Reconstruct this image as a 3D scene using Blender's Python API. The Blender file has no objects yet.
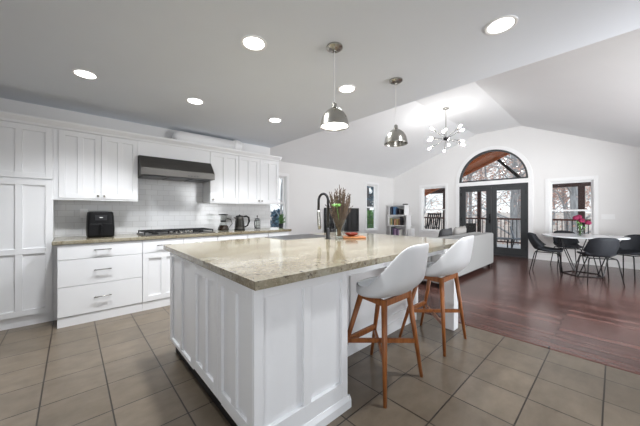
import bpy, bmesh, math, random
from mathutils import Vector, Matrix
random.seed(7)
S = bpy.context.scene
COL = S.collection
PI = math.pi

# ------------------------------------------------------------------ camera
cam_d = bpy.data.cameras.new('camera'); cam = bpy.data.objects.new('camera', cam_d); COL.objects.link(cam)
cam_d.sensor_width = 36.0; cam_d.lens = 36.0 * 270.5 / 640.0; cam_d.shift_y = -1.0 / 640.0
cam_d.clip_start = 0.05; cam_d.clip_end = 300
YAW = math.atan2(295, 270.5)
cam.location = (0, 0, 1.22); cam.rotation_euler = (PI / 2, 0, YAW - PI / 2)
S.camera = cam

# ------------------------------------------------------------------ world, exposure
W = bpy.data.worlds.new('overcast_sky'); S.world = W; W.use_nodes = True
wn = W.node_tree.nodes; wl = W.node_tree.links
bg = wn['Background']
tc = wn.new('ShaderNodeTexCoord'); sep = wn.new('ShaderNodeSeparateXYZ'); rmp = wn.new('ShaderNodeValToRGB')
rmp.color_ramp.elements[0].position = 0.0; rmp.color_ramp.elements[0].color = (0.93, 0.96, 1.0, 1)
rmp.color_ramp.elements[1].position = 0.7; rmp.color_ramp.elements[1].color = (0.78, 0.89, 1.0, 1)
wl.new(tc.outputs['Generated'], sep.inputs[0]); wl.new(sep.outputs['Z'], rmp.inputs[0]); wl.new(rmp.outputs[0], bg.inputs['Color'])
bg.inputs['Strength'].default_value = 0.8
S.view_settings.view_transform = 'Standard'; S.view_settings.look = 'None'
S.view_settings.gamma = 1.0; S.view_settings.use_curve_mapping = False
S.view_settings.exposure = 0.86
DOWNLIGHT_W = 66.0
PENDANT_W = 1.2
BULB_STRENGTH = 34.0
def area(name, loc, aim, sx, sy, w, spread=180, col=(0.96, 0.98, 1.0)):
    rot = Vector(aim).to_track_quat('-Z', 'Y').to_euler()
    l = bpy.data.lights.new(name, 'AREA'); l.shape = 'RECTANGLE'; l.size = sx; l.size_y = sy; l.energy = w; l.color = col; l.spread = math.radians(spread)
    o = bpy.data.objects.new(name, l); COL.objects.link(o); o.location = loc; o.rotation_euler = rot; return o
# unseen area lamps added to brighten the rooms

area('side_fill', (4.3, -2.7, 1.2), (0.66, 0.56, 0.44), 3.0, 2.2, 215)  # added fill for the vault and far wall
area('rear_fill', (2.0, -3.2, 1.4), (0.86, 0.46, 0.20), 2.4, 2.2, 24, 100)  # added fill from behind the camera, aimed at the far wall
area('left_fill', (-3.1, -2.4, 1.2), (0.86, 0.48, 0.5), 1.9, 2.2, 28, 100)  # added fill for the island's left side and the kitchen ceiling
try:
    S.cycles.use_denoising = True
    S.cycles.max_bounces = 10; S.cycles.diffuse_bounces = 6; S.cycles.transparent_max_bounces = 24
    S.cycles.sample_clamp_indirect = 6.0
    S.cycles.caustics_reflective = False; S.cycles.caustics_refractive = False
except Exception:
    pass

# ------------------------------------------------------------------ materials
def lin(r, g, b):
    def f(c):
        c /= 255.0
        return c / 12.92 if c <= 0.04045 else ((c + 0.055) / 1.055) ** 2.4
    return (f(r), f(g), f(b), 1)

class NM:
    """small node-material builder"""
    def __init__(s, name, rough=0.5, metal=0.0, color=(0.8, 0.8, 0.8, 1)):
        s.m = bpy.data.materials.new(name); s.m.use_nodes = True
        s.n = s.m.node_tree.nodes; s.l = s.m.node_tree.links
        s.b = s.n['Principled BSDF']
        s.b.inputs['Base Color'].default_value = color
        s.b.inputs['Roughness'].default_value = rough
        s.b.inputs['Metallic'].default_value = metal
    def node(s, t, **k):
        x = s.n.new(t)
        for a, v in k.items(): setattr(x, a, v)
        return x
    def coord(s, scale=(1, 1, 1), loc=(0, 0, 0), rot=(0, 0, 0)):
        t = s.node('ShaderNodeTexCoord'); mp = s.node('ShaderNodeMapping')
        mp.inputs['Scale'].default_value = scale; mp.inputs['Location'].default_value = loc; mp.inputs['Rotation'].default_value = rot
        s.l.new(t.outputs['Object'], mp.inputs['Vector']); return mp.outputs[0]
    def noise(s, vec, scale, detail=4, rough=0.55):
        x = s.node('ShaderNodeTexNoise'); x.inputs['Scale'].default_value = scale
        x.inputs['Detail'].default_value = detail; x.inputs['Roughness'].default_value = rough
        s.l.new(vec, x.inputs['Vector']); return x.outputs[0]
    def ramp(s, fac, stops):
        r = s.node('ShaderNodeValToRGB'); e = r.color_ramp.elements
        while len(e) < len(stops): e.new(0.5)
        for i, (p, c) in enumerate(stops):
            e[i].position = p; e[i].color = c
        s.l.new(fac, r.inputs[0]); return r.outputs[0]
    def mix(s, fac, a, b, mode='MIX'):
        x = s.node('ShaderNodeMix', data_type='RGBA', blend_type=mode)
        for sock, v in ((x.inputs[0], fac), (x.inputs[6], a), (x.inputs[7], b)):
            if hasattr(v, 'is_linked'): s.l.new(v, sock)
            else: sock.default_value = v
        return x.outputs[2]
    def base(s, out): s.l.new(out, s.b.inputs['Base Color']); return s
    def bump(s, h, strength=0.2, dist=0.01):
        x = s.node('ShaderNodeBump'); x.inputs['Strength'].default_value = strength; x.inputs['Distance'].default_value = dist
        s.l.new(h, x.inputs['Height']); s.l.new(x.outputs[0], s.b.inputs['Normal']); return s

M = {}
def varied(name, c, rough=0.5, metal=0.0, amount=0.06, scale=6.0, bump=0.0, coat=0.0, stretch=(1, 1, 1)):
    k = NM(name, rough, metal)
    v = k.coord(scale=stretch)
    n = k.noise(v, scale)
    lo = tuple(x * (1 - amount) for x in c[:3]) + (1,); hi = tuple(min(1, x * (1 + amount)) for x in c[:3]) + (1,)
    k.base(k.ramp(n, [(0.3, lo), (0.7, hi)]))
    if bump: k.bump(n, bump, 0.004)
    if coat: k.b.inputs['Coat Weight'].default_value = coat
    M[name] = k.m
    return k
varied('wall_paint', lin(228, 227, 226), 0.75, amount=0.01, scale=2)
varied('vault_paint', lin(238, 239, 240), 0.85, amount=0.01, scale=2)
varied('ceiling_paint', lin(224, 229, 236), 0.85, amount=0.01, scale=2)
varied('trim_paint', lin(236, 236, 236), 0.4, amount=0.01)
varied('cabinet_white', lin(233, 234, 236), 0.38, amount=0.012, scale=3)
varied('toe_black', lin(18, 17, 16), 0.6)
varied('steel', lin(98, 96, 93), 0.42, 1.0, amount=0.12, scale=8, stretch=(1, 1, 30))
varied('dark_steel', lin(70, 70, 72), 0.35, 1.0)
varied('sink_steel', lin(120, 122, 126), 0.35, 0.8)
varied('nickel', lin(176, 174, 168), 0.24, 1.0, amount=0.08)
varied('chrome', lin(200, 200, 200), 0.12, 1.0)
varied('black_plastic', lin(14, 14, 16), 0.42, amount=0.2).b.inputs['Specular IOR Level'].default_value = 0.25
varied('black_metal', lin(20, 20, 22), 0.4, 0.3, amount=0.15)
varied('cast_iron', lin(24, 24, 25), 0.6, 0.2, amount=0.2)
varied('shell_white', lin(212, 213, 215), 0.42, amount=0.015)
varied('chair_fabric', lin(27, 30, 36), 0.75, amount=0.2, scale=60, bump=0.1)
varied('sofa_fabric', lin(146, 146, 145), 0.95, amount=0.06, scale=120, bump=0.2)
varied('pillow_grey', lin(74, 74, 76), 0.95, amount=0.1, scale=90, bump=0.2)
varied('pillow_light', lin(156, 153, 150), 0.95, amount=0.1, scale=90, bump=0.2)
varied('door_grey', lin(58, 60, 62), 0.45, amount=0.05)
varied('table_white', lin(225, 228, 232), 0.12, amount=0.03, scale=3)
varied('board_wood', lin(176, 112, 62), 0.45, amount=0.2, scale=14, stretch=(1, 6, 1))
varied('red_glaze', lin(124, 44, 30), 0.2, amount=0.15)
varied('porch_post', lin(64, 40, 36), 0.6, amount=0.15, stretch=(6, 6, 1))
varied('porch_rail', lin(88, 50, 42), 0.6, amount=0.15)
varied('porch_ceiling', lin(176, 98, 52), 0.55, amount=0.25, scale=5, stretch=(1, 8, 8))
varied('deck', lin(214, 215, 218), 0.35, amount=0.08, scale=3, stretch=(8, 1, 1))
varied('bark', lin(164, 164, 166), 0.9, amount=0.3, scale=5, stretch=(2, 2, 0.5), bump=0.3)
varied('bark_dark', lin(96, 94, 96), 0.9, amount=0.3, scale=5, stretch=(2, 2, 0.5), bump=0.3)
varied('leaf_rust', lin(216, 180, 166), 0.8, amount=0.35, scale=3)
varied('leaf_green', lin(96, 136, 78), 0.7, amount=0.4, scale=4)
varied('leaf_conifer', lin(98, 124, 142), 0.8, amount=0.35, scale=4)
varied('ground_leaves', lin(206, 190, 180), 0.95, amount=0.35, scale=2.5)
varied('stem_brown', lin(112, 92, 66), 0.9, amount=0.3, scale=30)
varied('stem_purple', lin(92, 78, 68), 0.9, amount=0.3, scale=30)
varied('flower_green', lin(112, 160, 84), 0.7, amount=0.2, scale=20)
varied('petal', lin(122, 16, 62), 0.7, amount=0.25, scale=20)
varied('outdoor_grey', lin(120, 126, 134), 0.6, amount=0.1)
varied('outdoor_dark', lin(36, 34, 36), 0.6, amount=0.1)
varied('coffee', lin(40, 24, 14), 0.2, amount=0.2)
varied('pot_dark', lin(36, 40, 44), 0.5)
varied('white_plastic', lin(236, 236, 236), 0.5, amount=0.01)
varied('paper', lin(228, 224, 214), 0.9, amount=0.03)

k = NM('stool_wood', 0.4)
v = k.coord(scale=(14, 14, 1.6))
k.base(k.ramp(k.noise(v, 3, 5), [(0.28, lin(116, 64, 28)), (0.72, lin(168, 104, 54))])); M['stool_wood'] = k.m

k = NM('granite', 0.12)
v = k.coord()
v2 = k.coord(scale=(0.7, 1.9, 1), rot=(0, 0, 0.5))
big = k.noise(v2, 2.6, 5, 0.6); mid = k.noise(v, 26, 6, 0.7); fine = k.noise(v, 70, 3, 0.6); spot = k.noise(v, 38, 2, 0.5)
c = k.ramp(big, [(0.30, lin(100, 90, 70)), (0.47, lin(136, 127, 106)), (0.68, lin(152, 148, 132))])
c = k.mix(k.ramp(mid, [(0.46, (0, 0, 0, 1)), (0.64, (.7, .7, .7, 1))]), c, lin(108, 93, 66))
c = k.mix(k.ramp(fine, [(0.52, (0, 0, 0, 1)), (0.66, (.6, .6, .6, 1))]), c, lin(172, 164, 146))
c = k.mix(k.ramp(spot, [(0.63, (0, 0, 0, 1)), (0.68, (.8, .8, .8, 1))]), c, lin(66, 52, 42))
k.base(c); M['granite'] = k.m

def brick(k, vec, w, h, mortar, c1, c2, cm, offset=0.5, freq=2, smooth=0.1):
    b = k.node('ShaderNodeTexBrick'); b.offset = offset; b.offset_frequency = freq; b.squash = 1.0
    b.inputs['Scale'].default_value = 1.0; b.inputs['Brick Width'].default_value = w; b.inputs['Row Height'].default_value = h
    b.inputs['Mortar Size'].default_value = mortar; b.inputs['Mortar Smooth'].default_value = smooth; b.inputs['Bias'].default_value = 0.0
    b.inputs['Color1'].default_value = c1; b.inputs['Color2'].default_value = c2; b.inputs['Mortar'].default_value = cm
    k.l.new(vec, b.inputs['Vector']); return b

k = NM('floor_tile', 0.3)
v = k.coord(loc=(0.15 + 0.335 * 20, -0.05 + 0.34 * 20, 0))
b = brick(k, v, 0.335, 0.34, 0.0045, lin(122, 111, 97), lin(111, 101, 88), lin(46, 38, 31), 0.0, 1)
n = k.noise(k.coord(scale=(1, 1.6, 1)), 5.5, 6, 0.62)
c = k.mix(0.75, b.outputs['Color'], k.ramp(n, [(0.25, lin(186, 180, 170)), (0.75, lin(255, 252, 248))]), 'MULTIPLY')
k.base(c)
inv = k.node('ShaderNodeMath', operation='SUBTRACT'); inv.inputs[0].default_value = 1.0; k.l.new(b.outputs['Fac'], inv.inputs[1])
k.bump(inv.outputs[0], 0.4, 0.003); M['floor_tile'] = k.m

k = NM('floor_wood', 0.2)
v = k.coord(rot=(0, 0, PI / 2), loc=(50, 50, 0))
b = brick(k, v, 1.6, 0.1, 0.006, lin(124, 90, 83), lin(92, 64, 58), lin(24, 14, 13), 0.37, 2)
n = k.noise(k.coord(scale=(14, 1.2, 1)), 4, 6, 0.6)
c = k.mix(0.8, b.outputs['Color'], k.ramp(n, [(0.25, lin(170, 160, 158)), (0.75, lin(255, 250, 248))]), 'MULTIPLY')
k.base(c)
inv = k.node('ShaderNodeMath', operation='SUBTRACT'); inv.inputs[0].default_value = 1.0; k.l.new(b.outputs['Fac'], inv.inputs[1])
k.bump(inv.outputs[0], 0.6, 0.004); M['floor_wood'] = k.m

k = NM('subway_tile', 0.14)
v = k.coord(rot=(-PI / 2, 0, 0), loc=(30, 29.085, 0))
b = brick(k, v, 0.152, 0.076, 0.0022, lin(222, 223, 224), lin(214, 215, 217), lin(196, 196, 196), 0.5, 2)
k.base(b.outputs['Color'])
inv = k.node('ShaderNodeMath', operation='SUBTRACT'); inv.inputs[0].default_value = 1.0; k.l.new(b.outputs['Fac'], inv.inputs[1])
k.bump(inv.outputs[0], 0.35, 0.002); M['subway_tile'] = k.m

def glassy(name, tint, gl, rough=0.02):
    m = bpy.data.materials.new(name); m.use_nodes = True; n = m.node_tree.nodes; l = m.node_tree.links
    n.remove(n['Principled BSDF'])
    t = n.new('ShaderNodeBsdfTransparent'); t.inputs[0].default_value = tint
    g = n.new('ShaderNodeBsdfGlossy'); g.inputs['Roughness'].default_value = rough
    lw = n.new('ShaderNodeLayerWeight'); lw.inputs[0].default_value = 0.3
    mu = n.new('ShaderNodeMath'); mu.operation = 'MULTIPLY_ADD'; mu.inputs[1].default_value = gl; mu.inputs[2].default_value = 0.02
    l.new(lw.outputs['Facing'], mu.inputs[0])
    x = n.new('ShaderNodeMixShader'); l.new(mu.outputs[0], x.inputs[0]); l.new(t.outputs[0], x.inputs[1]); l.new(g.outputs[0], x.inputs[2])
    l.new(x.outputs[0], n['Material Output'].inputs[0]); M[name] = m
glassy('window_glass', (0.97, 0.985, 0.98, 1), 0.12)
glassy('clear_glass', (0.90, 0.92, 0.91, 1), 0.45)
glassy('smoke_glass', (0.55, 0.55, 0.52, 1), 0.5)

def emit(name, col, st):
    m = bpy.data.materials.new(name); m.use_nodes = True; n = m.node_tree.nodes; l = m.node_tree.links
    n.remove(n['Principled BSDF']); e = n.new('ShaderNodeEmission'); e.inputs[0].default_value = col; e.inputs[1].default_value = st
    l.new(e.outputs[0], n['Material Output'].inputs[0]); M[name] = m
emit('lamp_lens', (1, 0.97, 0.93, 1), 6)
emit('bulb_glow', (1, 0.98, 0.96, 1), BULB_STRENGTH)

BOOKC = [(52, 58, 76), (84, 120, 156), (38, 38, 42), (214, 212, 206), (128, 138, 116), (176, 160, 104), (140, 106, 82), (112, 80, 116), (176, 150, 178), (72, 62, 88), (188, 140, 112), (92, 98, 104)]
for i, c in enumerate(BOOKC): varied('book_cover_%d' % i, lin(*c), 0.6, amount=0.08)

# ------------------------------------------------------------------ mesh helpers
ORG = {}
class MB:
    def __init__(s): s.bm = bmesh.new()
    def box(s, x0, x1, y0, y1, z0, z1):
        if x0 > x1: x0, x1 = x1, x0
        if y0 > y1: y0, y1 = y1, y0
        if z0 > z1: z0, z1 = z1, z0
        v = [s.bm.verts.new(p) for p in ((x0, y0, z0), (x1, y0, z0), (x1, y1, z0), (x0, y1, z0), (x0, y0, z1), (x1, y0, z1), (x1, y1, z1), (x0, y1, z1))]
        for f in ((3, 2, 1, 0), (4, 5, 6, 7), (0, 1, 5, 4), (1, 2, 6, 5), (2, 3, 7, 6), (3, 0, 4, 7)): s.bm.faces.new([v[i] for i in f])
        return s
    def prism(s, poly, axis, a, b):
        """poly of 2-D points extruded along axis from a to b"""
        def P(p, w):
            if axis == 'x': return (w, p[0], p[1])
            if axis == 'y': return (p[0], w, p[1])
            return (p[0], p[1], w)
        A = [s.bm.verts.new(P(p, a)) for p in poly]; B = [s.bm.verts.new(P(p, b)) for p in poly]
        n = len(poly)
        s.bm.faces.new(A[::-1]); s.bm.faces.new(B)
        for i in range(n): s.bm.faces.new((A[i], A[(i + 1) % n], B[(i + 1) % n], B[i]))
        return s
    def tube(s, pts, r, seg=10, cap=True, square=False):
        pts = [Vector(p) for p in pts]; n = len(pts)
        rr = r if isinstance(r, (list, tuple)) else [r] * n
        up = None; rings = []
        for i, p in enumerate(pts):
            d = (pts[min(i + 1, n - 1)] - pts[max(i - 1, 0)]).normalized()
            if up is None:
                ref = Vector((0, 0, 1)) if abs(d.z) < 0.9 else Vector((1, 0, 0))
                up = (ref - d * ref.dot(d)).normalized()
            else:
                up = (up - d * up.dot(d)); up = up.normalized() if up.length > 1e-5 else d.orthogonal().normalized()
            sd = d.cross(up)
            ring = []
            for q in range(seg):
                a = 2 * PI * q / seg + (PI / 4 if square else 0)
                ring.append(s.bm.verts.new(p + (up * math.cos(a) + sd * math.sin(a)) * rr[i]))
            rings.append(ring)
        for a, b in zip(rings, rings[1:]):
            for q in range(seg): s.bm.faces.new((a[q], a[(q + 1) % seg], b[(q + 1) % seg], b[q]))
        if cap: s.bm.faces.new(rings[0][::-1]); s.bm.faces.new(rings[-1])
        return s
    def bar(s, a, b, r): return s.tube([a, b], r * 1.414, 4, True, True)
    def lathe(s, prof, c=(0, 0, 0), seg=32, cap0=True, cap1=True):
        rings = []
        for r, z in prof:
            rings.append([s.bm.verts.new((c[0] + r * math.cos(2 * PI * q / seg), c[1] + r * math.sin(2 * PI * q / seg), c[2] + z)) for q in range(seg)])
        for a, b in zip(rings, rings[1:]):
            for q in range(seg): s.bm.faces.new((a[q], a[(q + 1) % seg], b[(q + 1) % seg], b[q]))
        if cap0: s.bm.faces.new(rings[0][::-1])
        if cap1: s.bm.faces.new(rings[-1])
        return s
    def ball(s, c, r, sc=(1, 1, 1), u=14, v=9):
        m = Matrix.Translation(c) @ Matrix.Diagonal((sc[0], sc[1], sc[2], 1))
        bmesh.ops.create_uvsphere(s.bm, u_segments=u, v_segments=v, radius=r, matrix=m); return s
    def face(s, pts): s.bm.faces.new([s.bm.verts.new(p) for p in pts]); return s
    def xform(s, m): bmesh.ops.transform(s.bm, matrix=m, verts=s.bm.verts); return s
    def build(s, name, mat, parent=None, smooth=False, bevel=0.0, solid=0.0, subsurf=0, flip=True):
        if flip: bmesh.ops.recalc_face_normals(s.bm, faces=s.bm.faces)
        if parent is not None and parent.name in ORG:
            bmesh.ops.translate(s.bm, vec=-Vector(ORG[parent.name]), verts=s.bm.verts)
        me = bpy.data.meshes.new(name); s.bm.to_mesh(me); s.bm.free()
        o = bpy.data.objects.new(name, me); COL.objects.link(o)
        me.materials.append(M[mat] if isinstance(mat, str) else mat)
        if smooth:
            for p in me.polygons: p.use_smooth = True
        if parent is not None:
            o.parent = parent
            if parent.name in ORG: ORG[o.name] = ORG[parent.name]
        if solid: md = o.modifiers.new('solid', 'SOLIDIFY'); md.thickness = solid; md.offset = 0
        if subsurf: md = o.modifiers.new('sub', 'SUBSURF'); md.levels = subsurf; md.render_levels = subsurf
        if bevel:
            md = o.modifiers.new('bevel', 'BEVEL'); md.width = bevel; md.segments = 2; md.limit_method = 'ANGLE'
        return o

def thing(name, label, cat, loc=(0, 0, 0), group=None, rotz=0):
    o = bpy.data.objects.new(name, None); COL.objects.link(o); o.empty_display_size = 0.1
    o.location = loc; o.rotation_euler = (0, 0, rotz)
    ORG[o.name] = loc
    return tag(o, label, cat, group)
def tag(o, label, cat, group=None):
    o['label'] = label; o['category'] = cat
    if group: o['group'] = group
    return o
def struct(o): o['kind'] = 'structure'; return o
def stuff(o): o['kind'] = 'stuff'; return o
def copy_thing(root, loc, rotz, label, group=None):
    def rec(o, parent):
        c = o.copy(); COL.objects.link(c)
        if parent is not None: c.parent = parent
        for ch in list(o.children): rec(ch, c)
        return c
    r = rec(root, None); r.location = loc; r.rotation_euler = (0, 0, rotz); r['label'] = label
    if group: r['group'] = group
    return r
def rotz_about(mb, c, a):
    mb.xform(Matrix.Translation(c) @ Matrix.Rotation(a, 4, 'Z') @ Matrix.Translation(-Vector(c)))

# faces of cabinets: face='y' looks towards -Y (u = x), face='x' looks towards -X (u = y)
def fbox(mb, face, f, u0, u1, v0, v1, w0, w1):
    if face == 'y': mb.box(u0, u1, f - w1, f - w0, v0, v1)
    else: mb.box(f - w1, f - w0, u0, u1, v0, v1)
def shaker(mb, face, f, u0, u1, v0, v1, t=0.02, st=0.06, rail=0.07, mull=True, midrail=None, rec=0.015, brail=None):
    br = brail or rail
    fbox(mb, face, f, u0, u0 + st, v0, v1, 0, t); fbox(mb, face, f, u1 - st, u1, v0, v1, 0, t)
    fbox(mb, face, f, u0 + st, u1 - st, v0, v0 + br, 0, t); fbox(mb, face, f, u0 + st, u1 - st, v1 - rail, v1, 0, t)
    if midrail: fbox(mb, face, f, u0 + st, u1 - st, midrail - rail / 2, midrail + rail / 2, 0, t)
    if mull:
        c = (u0 + u1) / 2; fbox(mb, face, f, c - st / 2, c + st / 2, v0 + br, v1 - rail, 0, t - 0.0005)
    fbox(mb, face, f, u0 + st, u1 - st, v0 + br, v1 - rail, 0, t - rec)
def bar_handle(face, f, u0, u1, z, parent, name='handle', mat='nickel'):
    mb = MB()
    if face == 'y':
        mb.tube([(u0, f - 0.03, z), (u1, f - 0.03, z)], 0.006)
        for u in (u0 + 0.015, u1 - 0.015): mb.tube([(u, f, z), (u, f - 0.03, z)], 0.005)
    return mb.build(name, mat, parent, smooth=True)

# ================================================================== STRUCTURE
YK, YL, XF, XH = 4.58, 5.60, 8.85, 2.87      # kitchen wall, living wall, far wall, header line
ZK = 2.48
def vz(y):                                    # vault height
    pts = [(-3.0, 1.36), (1.68, 3.52), (2.8, 3.52), (5.6, 2.47), (7, 1.94)]
    for (a, za), (b, zb) in zip(pts, pts[1:]):
        if a <= y <= b: return za + (zb - za) * (y - a) / (b - a)
struct(MB().box(-3.2, 3.16, -3.5, YK, -0.12, 0).build('floor_tile', 'floor_tile'))
mb = MB().box(3.16, XF + 0.15, -3.5, YL, -0.12, 0.0).box(XH - 0.12, 3.16, YK, YL, -0.12, 0)
struct(mb.build('floor_wood', 'floor_wood'))
struct(MB().prism([(3.13, 0.0), (3.19, 0.0), (3.18, 0.007), (3.14, 0.007)], 'y', -3.5, YK).build('trim_1', 'floor_wood'))
struct(MB().box(-3.2, XH, YK, YK + 0.12, 0, ZK).build('wall_kitchen', 'wall_paint'))
struct(MB().box(-3.32, -3.2, -1.3, YK + 0.12, 0, ZK + 0.1).build('wall_left_blocker', 'wall_paint'))  # unseen wall, its length set to keep side light off the pantry
struct(MB().box(-3.2, 0.6, -3.62, -3.5, 0, ZK).build('wall_rear_blocker', 'wall_paint'))  # unseen partial wall added to block sky light from the pantry
struct(MB().box(XH - 0.12, XH, YK + 0.12, YL + 0.12, 0, ZK).build('wall_return', 'wall_paint'))

struct(MB().box(-3.32, XH + 0.001, -3.5, YK + 0.12, ZK, ZK + 0.1).build('ceiling_kitchen', 'ceiling_paint'))
# header closing the gap between the flat ceiling and the vault
hd = [(-1.0, ZK), (YL, ZK), (YL, ZK + 0.0)] 
struct(MB().prism([(-1.0, ZK + 0.03), (YL, ZK + 0.03), (2.8, 3.6), (1.68, 3.6)], 'x', XH - 0.1, XH).build('wall_header', 'wall_paint'))
# vault
mb = MB(); YR = -1.0
prof = [(YR, vz(YR)), (1.68, 3.52), (2.8, 3.52), (YL, 2.47)]
poly = prof + [(y, z + 0.1) for y, z in reversed(prof)]
mb.prism(poly, 'x', XH, XF + 0.1)
struct(mb.build('ceiling_vault', 'vault_paint'))

# wall with rectangular holes, built as strips.  axis 'y': wall in a plane Y = const (u = x); 'x': plane X = const (u = y)
def holed_wall(name, face, f, th, u0, u1, top, holes, mat='wall_paint', arch=None):
    mb = MB()
    us = sorted({u0, u1} | {h[0] for h in holes} | {h[1] for h in holes} | ({1.68, 2.8} if face == 'x' else set()))
    for a, b in zip(us, us[1:]):
        mid = (a + b) / 2
        hs = sorted([h for h in holes if h[0] <= mid <= h[1]], key=lambda h: h[2])
        segs = []; z = 0.0
        for h in hs:
            if h[2] > z: segs.append((z, h[2], None))
            z = h[3]
        segs.append((z, None, None))
        for z0, z1, _ in segs:
            za, zb = (top(a), top(b)) if z1 is None else (z1, z1)
            if arch and z1 is None and arch[0] <= mid <= arch[1]:
                ca = (arch[0] + arch[1]) / 2; ra = (arch[1] - arch[0]) / 2
                N = 20
                for q in range(N):
                    p0 = a + (b - a) * q / N; p1 = a + (b - a) * (q + 1) / N
                    e0 = arch[2] + arch[3] * math.sqrt(max(0, 1 - ((p0 - ca) / ra) ** 2)); e1 = arch[2] + arch[3] * math.sqrt(max(0, 1 - ((p1 - ca) / ra) ** 2))
                    t0 = za + (zb - za) * q / N; t1 = za + (zb - za) * (q + 1) / N
                    mb.prism([(p0, e0), (p1, e1), (p1, t1), (p0, t0)], 'x', f, f + th)
            else:
                mb.prism([(a, z0), (b, z0), (b, zb), (a, za)], face, f, f + th)
    bmesh.ops.remove_doubles(mb.bm, verts=mb.bm.verts, dist=1e-5)
    return struct(mb.build(name, mat))
# far wall: door 1.50..3.32, arch above it, two windows
AY0, AY1, AZ, AH = 1.54, 3.26, 2.115, 0.885
far_holes = [(0.33, 1.12, 0.60, 1.98), (1.52, 3.31, 0.0, 2.0), (AY0, AY1, 2.10, AZ), (3.68, 4.49, 0.60, 2.06)]
far_holes = [(0.33, 1.12, 0.60, 1.98), (AY0, AY1, 0.0, 2.0), (AY0, AY1, 2.10, AZ), (3.68, 4.49, 0.60, 2.06)]
holed_wall('wall_far', 'x', XF, 0.14, YR, YL, lambda y: vz(y) + 0.05, far_holes, arch=(AY0, AY1, AZ, AH))
liv_holes = [(3.28, 3.99, 0.80, 2.12), (7.24, 7.84, 0.62, 2.16)]
holed_wall('wall_living', 'y', YL, 0.14, XH - 0.12, XF + 0.14, lambda x: 2.5, liv_holes)
struct(MB().box(6.6, XF, YR - 0.12, YR, 0, vz(YR) + 0.1).build('wall_right', 'wall_paint'))
# baseboards
mb = MB()
for a, b in ((YR, 1.45), (3.38, YL)): mb.box(XF - 0.016, XF, a, b, 0, 0.13).box(XF - 0.022, XF, a, b, 0, 0.02)
struct(mb.build('baseboard_far', 'trim_paint'))
struct(MB().box(XH, XF - 0.02, YL - 0.016, YL, 0, 0.13).build('baseboard_living', 'trim_paint'))
struct(MB().box(XH - 0.001, XH + 0.015, YK, YL - 0.02, 0, 0.13).build('baseboard_return', 'trim_paint'))

def window(name, face, f, u0, u1, z0, z1, sash_split, casing=0.075):
    """double-hung window: casing (root mesh), sash frames, panes, sill"""
    def bx(mb, a, b, c, d, w0, w1):           # w positive into the wall
        if face == 'x': mb.box(f + w0, f + w1, a, b, c, d)
        else: mb.box(a, b, f + w0, f + w1, c, d)
    mb = MB(); k_ = casing
    bx(mb, u0 - k_, u0, z0 - k_, z1 + k_, -0.018, 0.0); bx(mb, u1, u1 + k_, z0 - k_, z1 + k_, -0.018, 0.0)
    bx(mb, u0, u1, z1, z1 + k_, -0.018, 0.0); bx(mb, u0, u1, z0 - k_, z0 - 0.02, -0.018, 0)
    bx(mb, u0, u0 + 0.015, z0, z1, 0.001, 0.139); bx(mb, u1 - 0.015, u1, z0, z1, 0.001, 0.139)
    bx(mb, u0 + 0.015, u1 - 0.015, z1 - 0.015, z1, 0.001, 0.139)
    w = struct(mb.build(name, 'trim_paint', bevel=0.003))
    mb = MB(); bx(mb, u0 - k_ - 0.01, u1 + k_ + 0.01, z0 - 0.022, z0 + 0.004, -0.045, 0.0); bx(mb, u0, u1, z0 - 0.0005, z0 + 0.004, 0, 0.139)
    mb.build('window_sill', 'trim_paint', w, bevel=0.003)
    for nm, a, b, d in (('lower_sash', z0 + 0.004, sash_split + 0.02, 0.05), ('upper_sash', sash_split - 0.02, z1 - 0.015, 0.085)):
        mb = MB(); s_ = 0.035
        bx(mb, u0 + 0.015, u0 + 0.015 + s_, a, b, d, d + 0.03); bx(mb, u1 - 0.015 - s_, u1 - 0.015, a, b, d, d + 0.03)
        bx(mb, u0 + 0.015 + s_, u1 - 0.015 - s_, a, a + 0.04, d, d + 0.03); bx(mb, u0 + 0.015 + s_, u1 - 0.015 - s_, b - 0.04, b, d, d + 0.03)
        so = mb.build(nm, 'trim_paint', w)
        mb = MB(); bx(mb, u0 + 0.045, u1 - 0.045, a + 0.035, b - 0.035, d + 0.012, d + 0.018); mb.build('pane', 'window_glass', so)
    return w
window('window_1', 'x', XF, 0.33, 1.12, 0.60, 1.98, 1.26)
window('window_2', 'x', XF, 3.68, 4.49, 0.60, 2.06, 1.30)
window('window_3', 'y', YL, 3.28, 3.99, 0.80, 2.12, 1.44, 0.07)
window('window_4', 'y', YL, 7.24, 7.84, 0.62, 2.16, 1.38, 0.07)

# arched fanlight over the doors
def arc(r0, h0, n=40): 
    c = (AY0 + AY1) / 2
    return [(c - r0 * math.cos(PI * q / n), AZ + h0 * math.sin(PI * q / n)) for q in range(n + 1)]
def arch_band(mb, ro, ho, ri, hi, x0, x1, n=40):
    O = arc(ro, ho, n); I = arc(ri, hi, n)
    for q in range(n): mb.prism([O[q], O[q + 1], I[q + 1], I[q]], 'x', x0, x1)
    bmesh.ops.remove_doubles(mb.bm, verts=mb.bm.verts, dist=1e-5)
R0 = (AY1 - AY0) / 2; CY = (AY0 + AY1) / 2
mb = MB(); arch_band(mb, R0 + 0.10, AH + 0.10, R0, AH, XF - 0.02, XF)
mb.box(XF - 0.02, XF, AY0 - 0.10, AY1 + 0.10, 2.0, AZ - 0.001).box(XF - 0.02, XF, AY0 - 0.10, AY0, 0, 2.0).box(XF - 0.02, XF, AY1, AY1 + 0.10, 0, 2.0)
w5 = struct(mb.build('window_5', 'trim_paint'))
mb = MB(); arch_band(mb, R0 - 0.001, AH - 0.001, R0 - 0.045, AH - 0.045, XF - 0.01, XF + 0.08)
mb.box(XF - 0.01, XF + 0.08, AY0 + 0.001, AY1 - 0.001, AZ + 0.001, AZ + 0.04)
mb.build('arch_frame', 'door_grey', w5)
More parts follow.
